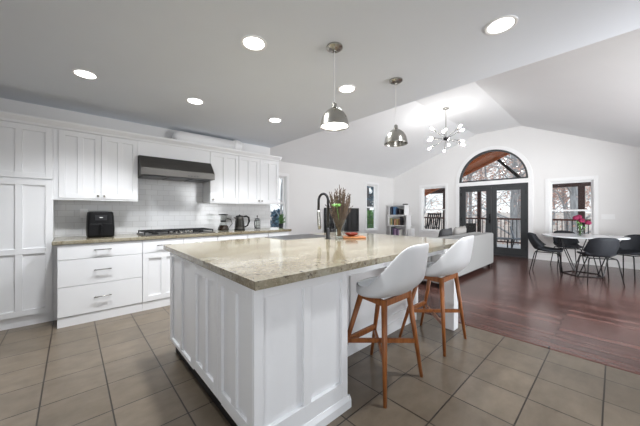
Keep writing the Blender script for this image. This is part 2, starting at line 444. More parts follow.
mb = MB(); p = arc(R0 - 0.04, AH - 0.04); mb.prism([(p[0][0], AZ + 0.03)] + p + [(p[-1][0], AZ + 0.03)], 'x', XF + 0.03, XF + 0.036); mb.build('pane', 'window_glass', w5)

# french doors
mb = MB(); g = 0.0
mb.box(XF - 0.005, XF + 0.12, AY0 + 0.001, AY0 + 0.045, 0.0, 1.998).box(XF - 0.005, XF + 0.12, AY1 - 0.045, AY1 - 0.001, 0, 1.998)
mb.box(XF - 0.005, XF + 0.12, AY0 + 0.045, AY1 - 0.045, 1.95, 1.998).box(XF - 0.02, XF + 0.13, AY0 + 0.045, AY1 - 0.045, 0.0, 0.025)
d1 = struct(mb.build('door_1', 'door_grey'))
for (a, b, hinge, lock) in ((CY + 0.005, AY1 - 0.047, AY1 - 0.05, CY + 0.03), (AY0 + 0.047, CY - 0.005, AY0 + 0.05, None)):
    mb = MB(); st = 0.125
    mb.box(XF + 0.02, XF + 0.065, a, a + st, 0.027, 1.948).box(XF + 0.02, XF + 0.065, b - st, b, 0.027, 1.948)
    mb.box(XF + 0.02, XF + 0.065, a + st, b - st, 0.027, 0.23).box(XF + 0.02, XF + 0.065, a + st, b - st, 1.83, 1.948)
    lf = mb.build('door_leaf', 'door_grey', d1, bevel=0.003)
    MB().box(XF + 0.04, XF + 0.046, a + st - 0.008, b - st + 0.008, 0.222, 1.838).build('pane', 'window_glass', lf)
    for z in (0.25, 1.0, 1.75): MB().tube([(XF + 0.01, hinge, z - 0.05), (XF + 0.01, hinge, z + 0.05)], 0.01).build('hinge', 'black_metal', lf)
    if lock:
        mb = MB().box(XF - 0.0, XF + 0.019, lock - 0.02, lock + 0.025, 0.9, 1.16).tube([(XF + 0.01, lock, 1.02), (XF - 0.05, lock, 1.02), (XF - 0.05, lock + 0.11, 1.02)], 0.011).lathe([(0.02, 0), (0.02, 0.02)], (XF - 0.005, lock, 1.10), 12)
        mb.build('door_handle', 'black_metal', lf)

# kitchen backsplash tiling
struct(MB().box(-0.154, XH, YK - 0.008, YK, 0.915, 1.98).build('wall_backsplash', 'subway_tile'))

# ================================================================== KITCHEN WALL CABINETS
YU, YB = 4.26, 3.95       # faces of the wall cabinets / pantry and of the base cabinets
CW = 'cabinet_white'
pc = thing('pantry_cabinet', 'tall white pantry cabinet with paneled doors at left end of kitchen wall', 'cabinet', (-0.4, 4.42, 0))
MB().box(-1.30, -0.1555, YU + 0.0, YK - 0.001, 0.10, 2.16).build('body', CW, pc)
mb = MB().box(-1.30, -0.1555, YU + 0.004, YK - 0.01, 0, 0.099); mb.build('toe_kick', CW, pc)
for (u0, u1) in ((-0.665, -0.162), (-1.29, -0.672)):
    mb = MB(); shaker(mb, 'y', YU - 0.001, u0, u1, 1.585, 2.155, st=0.055, rail=0.06); mb.build('door', CW, pc, bevel=0.0015)
    mb = MB(); shaker(mb, 'y', YU - 0.001, u0, u1, 0.115, 1.57, st=0.055, rail=0.06, midrail=0.80); mb.build('door', CW, pc, bevel=0.0015)

def knob(x, z, parent):
    mb = MB().tube([(x, YU - 0.021, z), (x, YU - 0.03, z), (x, YU - 0.034, z), (x, YU - 0.044, z), (x, YU - 0.047, z)], [0.006, 0.006, 0.013, 0.013, 0.008], 14)
    mb.build('knob', 'nickel', parent, smooth=True)
def wall_cab(x0, x1, splits, knobs, label, z0=1.365):
    c = thing('wall_cabinet', label, 'cabinet', ((x0 + x1) / 2, 4.42, z0))
    MB().box(x0 + 0.001, x1 - 0.001, YU, YK - 0.01, z0 + 0.012, 2.16).build('body', CW, c)
    MB().box(x0 + 0.001, x1 - 0.001, YU - 0.012, YU + 0.02, z0 - 0.006, z0 + 0.0115).build('light_rail', CW, c)
    for (a, b), kx in zip(zip(splits, splits[1:]), knobs):
        mb = MB(); shaker(mb, 'y', YU - 0.001, a + 0.003, b - 0.003, z0 + 0.014, 2.155, st=0.055, rail=0.06)
        d = mb.build('door', CW, c, bevel=0.0015); knob(kx, z0 + 0.05, d)
    return c
wall_cab(-0.155, 0.64, [-0.115, 0.262, 0.64], [0.232, 0.292], 'white double-door wall cabinet between the pantry and the range hood')
wall_cab(1.58, 2.05, [1.58, 2.05], [1.62], 'single-door white wall cabinet just right of the range hood')
wall_cab(2.05, 2.85, [2.05, 2.45, 2.85], [2.42, 2.48], 'white double-door wall cabinet nearest the side window')
tag(MB().box(0.641, 1.579, YU - 0.004, YK - 0.01, 1.97, 2.16).build('hood_panel', CW), 'plain white cabinet panel directly above the steel range hood', 'panel')
# crown along the top of all tall and wall cabinets
mb = MB(); pr = [(YU - 0.022, 2.16), (YU - 0.03, 2.185), (YU - 0.065, 2.225), (YU - 0.07, 2.245), (YU + 0.05, 2.245), (YU + 0.05, 2.161)]
mb.prism(pr, 'x', -1.30, 2.86); mb.prism([(2.851, 2.161), (2.865, 2.185), (2.90, 2.225), (2.905, 2.245), (2.851, 2.245)], 'y', YU - 0.05, YK - 0.0)
mb.prism([(YU + 0.05, 2.225), (YU + 0.05, 2.245), (YK - 0.01, 2.245), (YK - 0.01, 2.225)], 'x', -1.30, 2.86)
struct(mb.build('trim_2', CW, bevel=0.002))

# base cabinets -------------------------------------------------------------
def base_root(x0, x1, label, name='base_cabinet'):
    c = thing(name, label, 'cabinet', ((x0 + x1) / 2, 4.27, 0))
    MB().box(x0 + 0.001, x1 - 0.001, YB, YK - 0.01, 0.10, 0.872).build('body', CW, c)
    MB().box(x0 + 0.001, x1 - 0.001, YB - 0.012, YK - 0.02, 0.0, 0.099).build('toe_kick', CW, c)
    return c
def drawer(c, x0, x1, z0, z1, hx0, hx1):
    d = MB().box(x0 + 0.003, x1 - 0.003, YB - 0.02, YB - 0.001, z0, z1).build('drawer', CW, c, bevel=0.0015)
    h = bar_handle('y', YB - 0.0205, hx0, hx1, (z0 + z1) / 2 + 0.01, d); h['label'] = 'slim brushed metal bar handle'
c = base_root(-0.115, 0.64, 'white three-drawer base cabinet under the black air fryer', 'drawer_cabinet')
for z0, z1 in ((0.108, 0.418), (0.424, 0.706), (0.712, 0.866)): drawer(c, -0.115, 0.64, z0, z1, 0.18, 0.335)
MB().box(-0.1545, -0.1145, YU + 0.005, YK - 0.01, 0.0, 0.872).build('filler', CW, c)
c = base_root(0.6405, 1.57, 'white base cabinet with drawers over doors under the gas cooktop')
for a, b in ((0.6405, 1.104), (1.105, 1.57)):
    drawer(c, a, b, 0.712, 0.866, (a + b) / 2 - 0.08, (a + b) / 2 + 0.08)
    mb = MB(); shaker(mb, 'y', YB - 0.001, a + 0.003, b - 0.003, 0.108, 0.706, st=0.06, rail=0.065); mb.build('door', CW, c, bevel=0.0015)
for a, b, lab in ((1.575, 2.05, 'white base cabinet with drawer right of the cooktop cabinet, behind the island'), (2.055, 2.43, 'narrow white base cabinet with drawer second from right end of kitchen wall'), (2.435, 2.85, 'white base cabinet at the right end of the kitchen wall below the french press')):
    c = base_root(a, b, lab); drawer(c, a, b, 0.712, 0.866, (a + b) / 2 - 0.08, (a + b) / 2 + 0.08)
    mb = MB(); shaker(mb, 'y', YB - 0.001, a + 0.003, b - 0.003, 0.108, 0.706, st=0.06, rail=0.065); mb.build('door', CW, c, bevel=0.0015)
tag(MB().box(-0.154, 2.9, 3.915, YK - 0.009, 0.874, 0.914).build('kitchen_countertop', 'granite', bevel=0.005), 'long granite countertop along the white tiled kitchen wall', 'countertop')

# range hood -----------------------------------------------------------------
h = thing('range_hood', 'stainless steel range hood under white cabinets above the cooktop', 'range hood', (1.11, 4.3, 1.69))
pr = [(YK - 0.012, 1.70), (4.05, 1.70), (4.05, 1.79), (4.20, 1.965), (YK - 0.012, 1.965)]
MB().prism(pr, 'x', 0.645, 1.575).build('hood_body', 'steel', h, bevel=0.003)
MB().box(0.645, 1.575, 4.046, 4.0495, 1.703, 1.786).build('front_lip', 'steel', h)
for a in (0.68, 0.98, 1.28): MB().box(a, a + 0.26, 4.10, 4.50, 1.690, 1.699).build('grease_filter', 'dark_steel', h)
for q in range(4): MB().box(1.20 + q * 0.04, 1.218 + q * 0.04, 4.042, 4.0455, 1.718, 1.732).build('control_button', 'dark_steel', h)

# gas cooktop ----------------------------------------------------------------
c = thing('gas_cooktop', 'black gas cooktop with cast iron grates set in the granite counter', 'cooktop', (1.11, 4.22, 0.915))
MB().box(0.66, 1.56, 3.98, 4.48, 0.9145, 0.928).build('cooktop_plate', 'steel', c, bevel=0.003)
for g0 in (0.675, 0.97, 1.265):
    mb = MB(); x0, x1, y0, y1, z = g0, g0 + 0.28, 4.03 if g0 != 0.97 else 4.10, 4.465, 0.957
    for a in (x0, (x0 + x1) / 2 - 0.006, x1 - 0.012): mb.box(a, a + 0.012, y0, y1, z, z + 0.012)
    for b in (y0, y0 + (y1 - y0) * .33, y0 + (y1 - y0) * .66, y1 - 0.012): mb.box(x0, x1, b, b + 0.012, z, z + 0.012)
    for a in (x0, x1 - 0.012):
        for b in (y0, y1 - 0.012): mb.box(a, a + 0.012, b, b + 0.012, 0.929, z)
    mb.build('grate', 'cast_iron', c)
for bx_, by_, br in ((0.815, 4.13, 0.04), (0.815, 4.36, 0.035), (1.11, 4.28, 0.055), (1.405, 4.13, 0.035), (1.405, 4.36, 0.04)):
    MB().lathe([(br, 0.0), (br, 0.012), (br * .7, 0.013), (br * .7, 0.02)], (bx_, by_, 0.928), 20).build('burner', 'cast_iron', c)
for q in range(5):
    MB().lathe([(0.02, 0), (0.02, 0.006), (0.016, 0.008), (0.015, 0.028), (0.012, 0.03)], (0.99 + q * 0.06, 4.035, 0.928), 16).build('knob', 'nickel', c, smooth=False)

# things on the kitchen counter --------------------------------------------------
ZC = 0.9145
f = thing('air_fryer', 'black air fryer standing on the granite counter left of the cooktop', 'air fryer', (0.26, 4.32, ZC))
mb = MB(); rings = []
for z, hw, hd_ in ((0.0, 0.122, 0.135), (0.012, 0.132, 0.145), (0.10, 0.136, 0.148), (0.25, 0.128, 0.14), (0.30, 0.122, 0.134), (0.312, 0.108, 0.12)):
    ring = []
    for q in range(40):
        a = 2 * PI * q / 40; cx_, sx_ = math.cos(a), math.sin(a); e = 0.32
        ring.append(mb.bm.verts.new((0.26 + hw * math.copysign(abs(cx_) ** e, cx_), 4.32 + hd_ * math.copysign(abs(sx_) ** e, sx_), ZC + z)))
    rings.append(ring)
for a, b in zip(rings, rings[1:]):
    for q in range(40): mb.bm.faces.new((a[q], a[(q + 1) % 40], b[(q + 1) % 40], b[q]))
mb.bm.faces.new(rings[0][::-1]); mb.bm.faces.new(rings[-1])
mb.build('fryer_body', 'black_plastic', f, smooth=False, bevel=0.002)
bk = MB().box(0.150, 0.370, 4.166, 4.178, ZC + 0.025, ZC + 0.165).build('basket_front', 'black_plastic', f, bevel=0.004)
MB().box(0.248, 0.272, 4.125, 4.166, ZC + 0.03, ZC + 0.15).build('handle', 'black_plastic', bk, bevel=0.005)
MB().box(0.205, 0.315, 4.172, 4.182, ZC + 0.205, ZC + 0.27).build('touch_panel', 'dark_steel', f)
MB().box(0.245, 0.275, 4.1705, 4.1725, ZC + 0.236, ZC + 0.243).build('logo_mark', 'white_plastic', f)

o = MB().box(0.075, 0.15, YK - 0.014, YK - 0.008, 1.145, 1.26)
p = tag(o.build('wall_outlet', 'white_plastic', bevel=0.002), 'white outlet plate on tile backsplash left of the air fryer', 'outlet')
MB().box(0.092, 0.133, YK - 0.017, YK - 0.0142, 1.165, 1.24).build('socket', 'white_plastic', p)

# pour-over carafe
f = thing('coffee_carafe', 'glass pour-over carafe with brown coffee and black disc lid on counter', 'carafe', (1.80, 4.27, ZC))
MB().lathe([(0.082, 0.0), (0.092, 0.012), (0.086, 0.05), (0.055, 0.115), (0.036, 0.15), (0.036, 0.165), (0.05, 0.20), (0.062, 0.252)], (1.80, 4.27, ZC), 28, True, False).build('glass_body', 'clear_glass', f, smooth=True)
MB().lathe([(0.076, 0.006), (0.085, 0.014), (0.080, 0.048), (0.058, 0.092)], (1.80, 4.27, ZC), 28).build('coffee', 'coffee', f, smooth=True)
MB().lathe([(0.041, 0.146), (0.040, 0.158), (0.041, 0.170)], (1.80, 4.27, ZC), 24, False, False).build('collar', 'black_metal', f, solid=0.004)
MB().lathe([(0.064, 0.254), (0.072, 0.258), (0.072, 0.268), (0.03, 0.274)], (1.80, 4.27, ZC), 28).build('lid', 'black_plastic', f)
MB().tube([(1.845, 4.235, ZC + 0.20), (1.89, 4.2, ZC + 0.19), (1.91, 4.185, ZC + 0.12), (1.875, 4.21, ZC + 0.06)], 0.005).build('handle', 'black_metal', f, smooth=True)
# electric kettle
f = thing('electric_kettle', 'steel and glass electric kettle with black handle on counter', 'kettle', (2.08, 4.27, ZC))
MB().lathe([(0.085, 0), (0.09, 0.008), (0.088, 0.022)], (2.08, 4.27, ZC), 28).build('base_plate', 'black_plastic', f)
MB().lathe([(0.080, 0.023), (0.082, 0.06), (0.074, 0.14), (0.064, 0.205), (0.064, 0.225)], (2.08, 4.27, ZC), 28).build('kettle_body', 'steel', f, smooth=False)
MB().lathe([(0.0835, 0.06), (0.0755, 0.14), (0.067, 0.19)], (2.08, 4.27, ZC), 28, False, False).build('glass_band', 'smoke_glass', f, smooth=True)
MB().lathe([(0.065, 0.2255), (0.063, 0.238), (0.03, 0.246), (0.012, 0.248), (0.012, 0.262)], (2.08, 4.27, ZC), 28).build('lid', 'black_plastic', f)
MB().tube([(2.13, 4.24, ZC + 0.225), (2.17, 4.215, ZC + 0.235), (2.205, 4.19, ZC + 0.21), (2.21, 4.185, ZC + 0.15), (2.19, 4.2, ZC + 0.08), (2.15, 4.23, ZC + 0.05)], [0.012, 0.014, 0.016, 0.016, 0.013, 0.01]).build('handle', 'black_plastic', f, smooth=True)
MB().prism([(2.02, ZC + 0.19), (1.985, ZC + 0.222), (2.02, ZC + 0.222)], 'y', 4.29, 4.32).build('spout', 'steel', f)
# french press
f = thing('french_press', 'glass french press with metal frame at right end of counter', 'french press', (2.43, 4.3, ZC))
MB().lathe([(0.046, 0.01), (0.046, 0.165), (0.05, 0.172)], (2.43, 4.3, ZC), 24, True, False).build('glass_beaker', 'clear_glass', f, smooth=True)
mb = MB()
for q in range(4):
    a = PI / 4 + q * PI / 2; x, y = 2.43 + 0.05 * math.cos(a), 4.3 + 0.05 * math.sin(a)
    mb.tube([(x, y, ZC), (x, y, ZC + 0.16)], 0.004, 6)
for z in (0.012, 0.15): mb.lathe([(0.048, z), (0.052, z), (0.052, z + 0.008), (0.048, z + 0.008)], (2.43, 4.3, ZC), 24, False, False)
mb.build('metal_frame', 'black_metal', f)
MB().lathe([(0.05, 0.173), (0.05, 0.180), (0.03, 0.192), (0.005, 0.195), (0.004, 0.222), (0.013, 0.226), (0.013, 0.238), (0.004, 0.244)], (2.43, 4.3, ZC), 24).build('plunger_lid', 'dark_steel', f)
MB().lathe([(0.043, 0.06), (0.043, 0.066)], (2.43, 4.3, ZC), 24).build('plunger_disc', 'dark_steel', f)
MB().tube([(2.39, 4.27, ZC + 0.15), (2.345, 4.235, ZC + 0.15), (2.335, 4.228, ZC + 0.09), (2.36, 4.245, ZC + 0.04), (2.39, 4.27, ZC + 0.03)], 0.008).build('handle', 'black_plastic', f, smooth=True)

# white rounded duct on top of the cabinets
f = thing('vent_duct', 'white rounded ventilation duct lying on top of the kitchen cabinets', 'duct', (1.65, 4.44, 2.246))
def lying(prof, c):
    m = MB().lathe(prof, (0, 0, 0), 28); m.xform(Matrix.Translation(c) @ Matrix.Diagonal((1, 1, 0.92, 1)) @ Matrix.Rotation(PI / 2, 4, 'Y')); return m
lying([(0.03, 0.0), (0.075, 0.015), (0.098, 0.05), (0.105, 0.1), (0.105, 0.93)], (1.10, 4.43, 2.343)).build('duct_body', 'white_plastic', f, smooth=True)
lying([(0.095, 0.0), (0.112, 0.012), (0.115, 0.03), (0.115, 0.10), (0.105, 0.125), (0.06, 0.14)], (2.0305, 4.43, 2.353)).build('end_collar', 'white_plastic', f, smooth=True)

# ================================================================== ISLAND
isl = thing('kitchen_island', 'big white paneled kitchen island with knee space for the stools', 'island', (1.7, 1.9, 0))
IX0, IX1, IY0, IY1 = 0.64, 2.99, 1.135, 2.63
MB().box(IX0 + 0.02, IX1 - 0.02, 1.55, IY1 - 0.02, 0.10, 0.872).build('body', CW, isl)
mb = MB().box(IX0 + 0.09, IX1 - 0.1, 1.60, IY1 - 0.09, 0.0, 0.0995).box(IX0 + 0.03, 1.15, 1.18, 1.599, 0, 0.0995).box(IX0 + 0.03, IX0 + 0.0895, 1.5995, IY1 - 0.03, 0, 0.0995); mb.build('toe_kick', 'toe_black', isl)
# near-left pedestal beside the knee space
MB().box(IX0, 1.265, IY0 + 0.02, 1.549, 0.10, 0.872).build('pedestal', CW, isl)
mb = MB(); shaker(mb, 'y', IY0 + 0.02, 0.622, 1.272, 0.02, 0.872, t=0.024, st=0.052, rail=0.062, rec=0.02, brail=0.15)
e = mb.build('end_panel', CW, isl, bevel=0.002)
mb = MB().prism([(IY0 - 0.001, 0.0), (IY0 - 0.022, 0.0), (IY0 - 0.022, 0.05), (IY0 - 0.008, 0.075), (IY0 - 0.001, 0.075)], 'x', 0.70, 1.288)
mb.prism([(1.273, 0), (1.288, 0), (1.288, 0.05), (1.28, 0.075), (1.273, 0.075)], 'y', IY0 - 0.02, 1.54); mb.box(1.2655, 1.2725, IY0 + 0.02, 1.545, 0.0, 0.872)
mb.build('base_moulding', CW, isl, bevel=0.002)
# left side: three pairs of paneled doors
for (a, b, fx, top) in ((1.14, 1.555, IX0, 0.868), (1.56, 1.985, IX0, 0.868)):
    mb = MB(); shaker(mb, 'x', fx - 0.0005, a, b, 0.14, top, t=0.02, st=0.055, rail=0.065); mb.build('door', CW, isl, bevel=0.002)
MB().box(IX0 + 0.005, IX0 + 0.0195, 1.14, IY1 - 0.02, 0.12, 0.872).build('side_frame', CW, isl)
mb = MB(); shaker(mb, 'x', IX0 + 0.0045, 2.0, IY1 - 0.02, 0.115, 0.872, t=0.018, st=0.055, rail=0.03); mb.build('side_panel', CW, isl, bevel=0.002)
# knee wall panels, apron and right post
mb = MB()
for a, b in ((1.30, 1.82), (1.82, 2.34), (2.34, 2.88)): shaker(mb, 'y', 1.549, a, b, 0.10, 0.86, t=0.02, st=0.06, rail=0.07, mull=False)
mb.box(1.28, 2.88, 1.52, 1.549, 0.0, 0.0995); mb.build('knee_panel', CW, isl, bevel=0.002)
MB().box(1.274, 2.885, 1.14, 1.158, 0.815, 0.872).build('apron', CW, isl, bevel=0.002)
mb = MB().box(2.885, 2.995, 1.115, 1.225, 0.0, 0.872); mb.build('post', CW, isl, bevel=0.004)
tag(MB().prism([(0.592, 1.065), (3.16, 1.065), (3.16, 2.93), (0.625, 2.83)], 'z', 0.874, 0.914).build('island_countertop', 'granite'), 'large cream and tan granite slab on the kitchen island', 'countertop')
# recessed-looking sink rim on the slab
s = thing('sink', 'dark stainless steel sink set in the island granite', 'sink', (2.05, 2.62, 0.9145))
mb = MB(); x0, x1, y0, y1 = 1.72, 2.42, 2.42, 2.86
mb.box(x0, x1, y0, y0 + 0.03, 0.9142, 0.919).box(x0, x1, y1 - 0.03, y1, 0.9142, 0.919).box(x0, x0 + 0.03, y0 + 0.03, y1 - 0.03, 0.9142, 0.919).box(x1 - 0.03, x1, y0 + 0.03, y1 - 0.03, 0.9142, 0.919)
mb.build('rim', 'sink_steel', s, bevel=0.001)
MB().box(x0 + 0.03, x1 - 0.03, y0 + 0.03, y1 - 0.03, 0.9142, 0.9165).build('basin', 'dark_steel', s)

f = thing('kitchen_faucet', 'tall dark gooseneck pull-down faucet beside the island sink', 'faucet', (2.15, 2.21, 0.9145))
MB().lathe([(0.03, 0), (0.03, 0.01), (0.022, 0.014), (0.022, 0.12), (0.017, 0.125)], (2.15, 2.21, 0.9145), 20).build('base', 'dark_steel', f)
pts = [(2.15, 2.21, 1.03), (2.15, 2.21, 1.36)]
for q in range(1, 12):
    a = PI * q / 11; pts.append((2.15 - 0.0035 * q, 2.21 + 0.058 * (1 - math.cos(a)), 1.36 + 0.07 * math.sin(a)))
pts += [(2.11, 2.327, 1.24)]
MB().tube(pts, 0.0145, 12).build('gooseneck', 'dark_steel', f, smooth=True)
MB().tube([(2.11, 2.327, 1.242), (2.11, 2.325, 1.20), (2.115, 2.318, 1.06), (2.115, 2.315, 1.02)], [0.017, 0.02, 0.021, 0.016], 14).build('spray_head', 'nickel', f, smooth=True)
MB().tube([(2.17, 2.20, 1.0), (2.22, 2.18, 1.02), (2.26, 2.16, 1.05)], 0.007).build('handle', 'dark_steel', f, smooth=True)

# vase with dried stems
VX, VY = 2.25, 2.13; VZ = 0.9145
v = thing('glass_vase', 'tall clear glass vase on the island holding dried flowers', 'vase', (VX, VY, VZ))
MB().lathe([(0.048, 0.0), (0.05, 0.01), (0.052, 0.1), (0.062, 0.18), (0.075, 0.23)], (VX, VY, VZ), 28, True, False).build('glass_wall', 'clear_glass', v, smooth=True)
MB().lathe([(0.045, 0.004), (0.046, 0.03)], (VX, VY, VZ), 24).build('glass_foot', 'clear_glass', v, smooth=True)
bq = thing('dried_flower_bunch', 'bunch of brown dried flower stems with green bloom in island vase', 'dried flowers', (VX, VY, VZ + 0.008))
ms, mh = MB(), MB()
for i in range(100):
    a = random.uniform(0, 2 * PI); sp = math.sqrt(random.random()); h_ = random.uniform(0.38, 0.60) * (1.0 - 0.12 * sp)
    b0 = (VX + 0.03 * math.cos(a + 2.6) * random.random(), VY + 0.03 * math.sin(a + 2.6) * random.random(), VZ + 0.034)
    neck = (VX + 0.06 * sp * math.cos(a), VY + 0.06 * sp * math.sin(a), VZ + 0.2)
    top = Vector((VX + 0.15 * sp * math.cos(a), VY + 0.15 * sp * math.sin(a), VZ + h_))
    ms.tube([b0, neck, top], [0.0022, 0.002, 0.0016], 5)
    d = (top - Vector(neck)).normalized()
    for q in range(15):
        t_ = q / 14.0; c_ = top - d * 0.30 * (1 - t_) 
        off = Vector((random.uniform(-1, 1), random.uniform(-1, 1), random.uniform(0.1, 1))) * 0.014
        mh.tube([c_, c_ + off * 0.6 + d * 0.008, c_ + off + d * 0.02], [0.002, 0.0055, 0.001], 5)
stuff(ms.build('stem', 'stem_brown', bq, flip=False)); stuff(mh.build('seed_head', 'stem_purple', bq, flip=False))
mb = MB()
gc = Vector((VX - 0.10, VY - 0.06, VZ + 0.36))
for q in range(16):
    a = q * 2.4; r_ = 0.012 + 0.055 * q / 16
    t_ = gc + Vector((r_ * math.cos(a), r_ * math.sin(a), 0.02 + 0.012 * math.cos(q)))
    mb.tube([gc, (gc + t_) / 2 + Vector((0, 0, 0.012)), t_], [0.004, 0.013, 0.003], 6)
mb.tube([gc, gc + Vector((0.04, 0.01, -0.12)), (VX - 0.01, VY, VZ + 0.2)], 0.003, 5)
g_ = mb.build('green_bloom', 'flower_green', bq, smooth=True); g_['label'] = 'bright green leafy bloom'
# cutting board and bowl
o = MB(); o.box(-0.13, 0.13, -0.10, 0.10, 0, 0.018); o.xform(Matrix.Translation((2.46, 2.09, 0.9145)) @ Matrix.Rotation(-0.75, 4, 'Z'))
tag(o.build('cutting_board', 'board_wood', bevel=0.006), 'wooden cutting board on the island under the red bowl', 'cutting board')
o = MB().lathe([(0.035, 0.0), (0.04, 0.006), (0.070, 0.02), (0.082, 0.042), (0.076, 0.042), (0.064, 0.024), (0.035, 0.012)], (2.44, 2.11, 0.933), 30)
tag(o.build('bowl', 'red_glaze', smooth=True), 'small red glazed bowl on the wooden cutting board', 'bowl')

# ================================================================== BAR STOOLS
def make_stool():
    t = thing('bar_stool', 'white shell bar stool with wooden legs nearest the camera', 'bar stool', (0, 0, 0), 'bar stools at the island')
    mb = MB(); NT, NR = 44, 12; z0 = 0.637
    grid = []
    yc = -0.085
    cen = mb.bm.verts.new((0, yc, z0))
    sst = lambda t_: (lambda c_: c_ * c_ * (3 - 2 * c_))(min(1, max(0, t_)))
    for j in range(1, NR + 1):
        s_ = j / NR; ring = []
        for q in range(NT):
            th = 2 * PI * q / NT                      # 0 = back (-Y)
            cx_, cy_ = math.sin(th), -math.cos(th); e_ = 0.72
            px = 0.225 * math.copysign(abs(cx_) ** e_, cx_)
            bk = cy_ < 0
            py = (0.205 if bk else 0.185) * math.copysign(abs(cy_) ** e_, cy_)
            f_ = sst((-0.04 - (py + yc)) / 0.235)        # 1 at the back, 0 along the front
            hz = 0.075 + 0.305 * f_ - 0.045 * f_ * abs(cx_) ** 2.5
            rr = min(1.0, 1.06 * math.sin(min(1.0, s_ * 1.35) * PI / 2)) if s_ < 0.74 else 1.0
            narrow = 1 - 0.13 * f_ * max(0, (s_ - 0.4) / 0.6) ** 1.5
            lean = -0.055 * f_ * max(0, (s_ - 0.45) / 0.55)
            ring.append(mb.bm.verts.new((px * rr * narrow, yc + py * rr + lean, z0 + hz * s_ ** (2.9 - 0.9 * f_))))
        grid.append(ring)
    for q in range(NT): mb.bm.faces.new((cen, grid[0][q], grid[0][(q + 1) % NT]))
    for a, b in zip(grid, grid[1:]):
        for q in range(NT): mb.bm.faces.new((a[q], b[q], b[(q + 1) % NT], a[(q + 1) % NT]))
    sh = mb.build('seat_shell', 'shell_white', t, smooth=True, solid=0.013, subsurf=1)
    tops = {(-1, -1): (-0.155, -0.155), (1, -1): (0.155, -0.155), (-1, 1): (-0.115, 0.065), (1, 1): (0.115, 0.065)}
    bots = {(-1, -1): (-0.235, -0.215), (1, -1): (0.235, -0.215), (-1, 1): (-0.215, 0.225), (1, 1): (0.215, 0.225)}
    for k_ in tops:
        a, b = tops[k_], bots[k_]
        MB().tube([(b[0], b[1], 0.0), ((a[0] * .5 + b[0] * .5), (a[1] * .5 + b[1] * .5), 0.32), (a[0], a[1], 0.635)], [0.012, 0.0165, 0.021], 12).build('leg', 'stool_wood', t, smooth=True)
    mb = MB(); ks = [(-1, -1), (1, -1), (1, 1), (-1, 1)]
    for i in range(4):
        a, b = tops[ks[i]], tops[ks[(i + 1) % 4]]
        A, B = Vector((a[0], a[1], 0.615)), Vector((b[0], b[1], 0.615))
        d = (B - A).normalized(); n_ = Vector((-d.y, d.x, 0)) * 0.011; u_ = Vector((0, 0, 0.021))
        vs = [mb.bm.verts.new(p) for p in (A - n_ - u_, A + n_ - u_, A + n_ + u_, A - n_ + u_, B - n_ - u_, B + n_ - u_, B + n_ + u_, B - n_ + u_)]
        for f_ in ((3, 2, 1, 0), (4, 5, 6, 7), (0, 1, 5, 4), (1, 2, 6, 5), (2, 3, 7, 6), (3, 0, 4, 7)): mb.bm.faces.new([vs[i2] for i2 in f_])
    mb.build('seat_frame', 'stool_wood', t, bevel=0.003)
    def at(k_, z):
        a, b = tops[k_], bots[k_]; f_ = z / 0.635
        return Vector((b[0] + (a[0] - b[0]) * f_, b[1] + (a[1] - b[1]) * f_, z))
    def rail(A, B, w_=0.009, hgt=0.016):
        m_ = MB(); d = (B - A).normalized(); n_ = Vector((-d.y, d.x, 0)).normalized() * w_; u_ = Vector((0, 0, hgt))
        vs = [m_.bm.verts.new(p) for p in (A - n_ - u_, A + n_ - u_, A + n_ + u_, A - n_ + u_, B - n_ - u_, B + n_ - u_, B + n_ + u_, B - n_ + u_)]
        for f_ in ((3, 2, 1, 0), (4, 5, 6, 7), (0, 1, 5, 4), (1, 2, 6, 5), (2, 3, 7, 6), (3, 0, 4, 7)): m_.bm.faces.new([vs[i2] for i2 in f_])
        return m_
    rail(at((-1, 1), 0.27), at((1, -1), 0.27)).build('stretcher', 'stool_wood', t, bevel=0.002)
    rail(at((1, 1), 0.25), at((-1, -1), 0.25)).build('stretcher', 'stool_wood', t, bevel=0.002)
    rail(at((-1, 1), 0.275), at((1, 1), 0.275), 0.011, 0.02).build('footrest', 'stool_wood', t, bevel=0.002)
    return t
st = make_stool(); st.location = (1.675, 1.185, 0)
copy_thing(st, (2.56, 1.19, 0), 0.0, 'white shell bar stool with wooden legs farther along island, near its end post', 'bar stools at the island')

# ================================================================== CEILING LIGHTS
DL = [((1.00, 1.82), 'recessed ceiling downlight left of the nearest pendant lamp'), ((0.09, 3.27), 'recessed ceiling downlight above the left wall cabinet, leftmost'),
      ((1.03, 3.22), 'recessed ceiling downlight in front of the steel range hood'), ((2.05, 3.15), 'recessed ceiling downlight near the right end of the cabinet row'),
      ((2.07, 1.85), 'recessed ceiling downlight between the two pendant lamps'), ((2.13, 0.52), 'recessed ceiling downlight at top right, nearest the vault edge')]
def make_downlight():
    t = thing('recessed_light', DL[0][1], 'ceiling light', (0, 0, 0), 'recessed downlights')
    MB().lathe([(0.075, 0.0), (0.095, 0.0), (0.095, -0.006), (0.088, -0.008), (0.075, -0.004)], (0, 0, 0), 32, False, False).build('trim_ring', 'trim_paint', t, smooth=False)
    MB().lathe([(0.0755, -0.004), (0.0755, -0.0015)], (0, 0, 0), 32).build('lens', 'lamp_lens', t)
    l = bpy.data.lights.new('downlight_beam', 'SPOT'); l.energy = DOWNLIGHT_W; l.spot_size = math.radians(130); l.spot_blend = 0.8; l.shadow_soft_size = 0.07; l.color = (0.96, 0.98, 1.0)
    lo = bpy.data.objects.new('downlight_beam', l); COL.objects.link(lo); lo.parent = t; lo.location = (0, 0, -0.03)
    return t
d0 = make_downlight(); d0.location = (DL[0][0][0], DL[0][0][1], ZK - 0.0005)
for (x, y), lab in DL[1:]: copy_thing(d0, (x, y, ZK - 0.0005), 0, lab, 'recessed downlights')

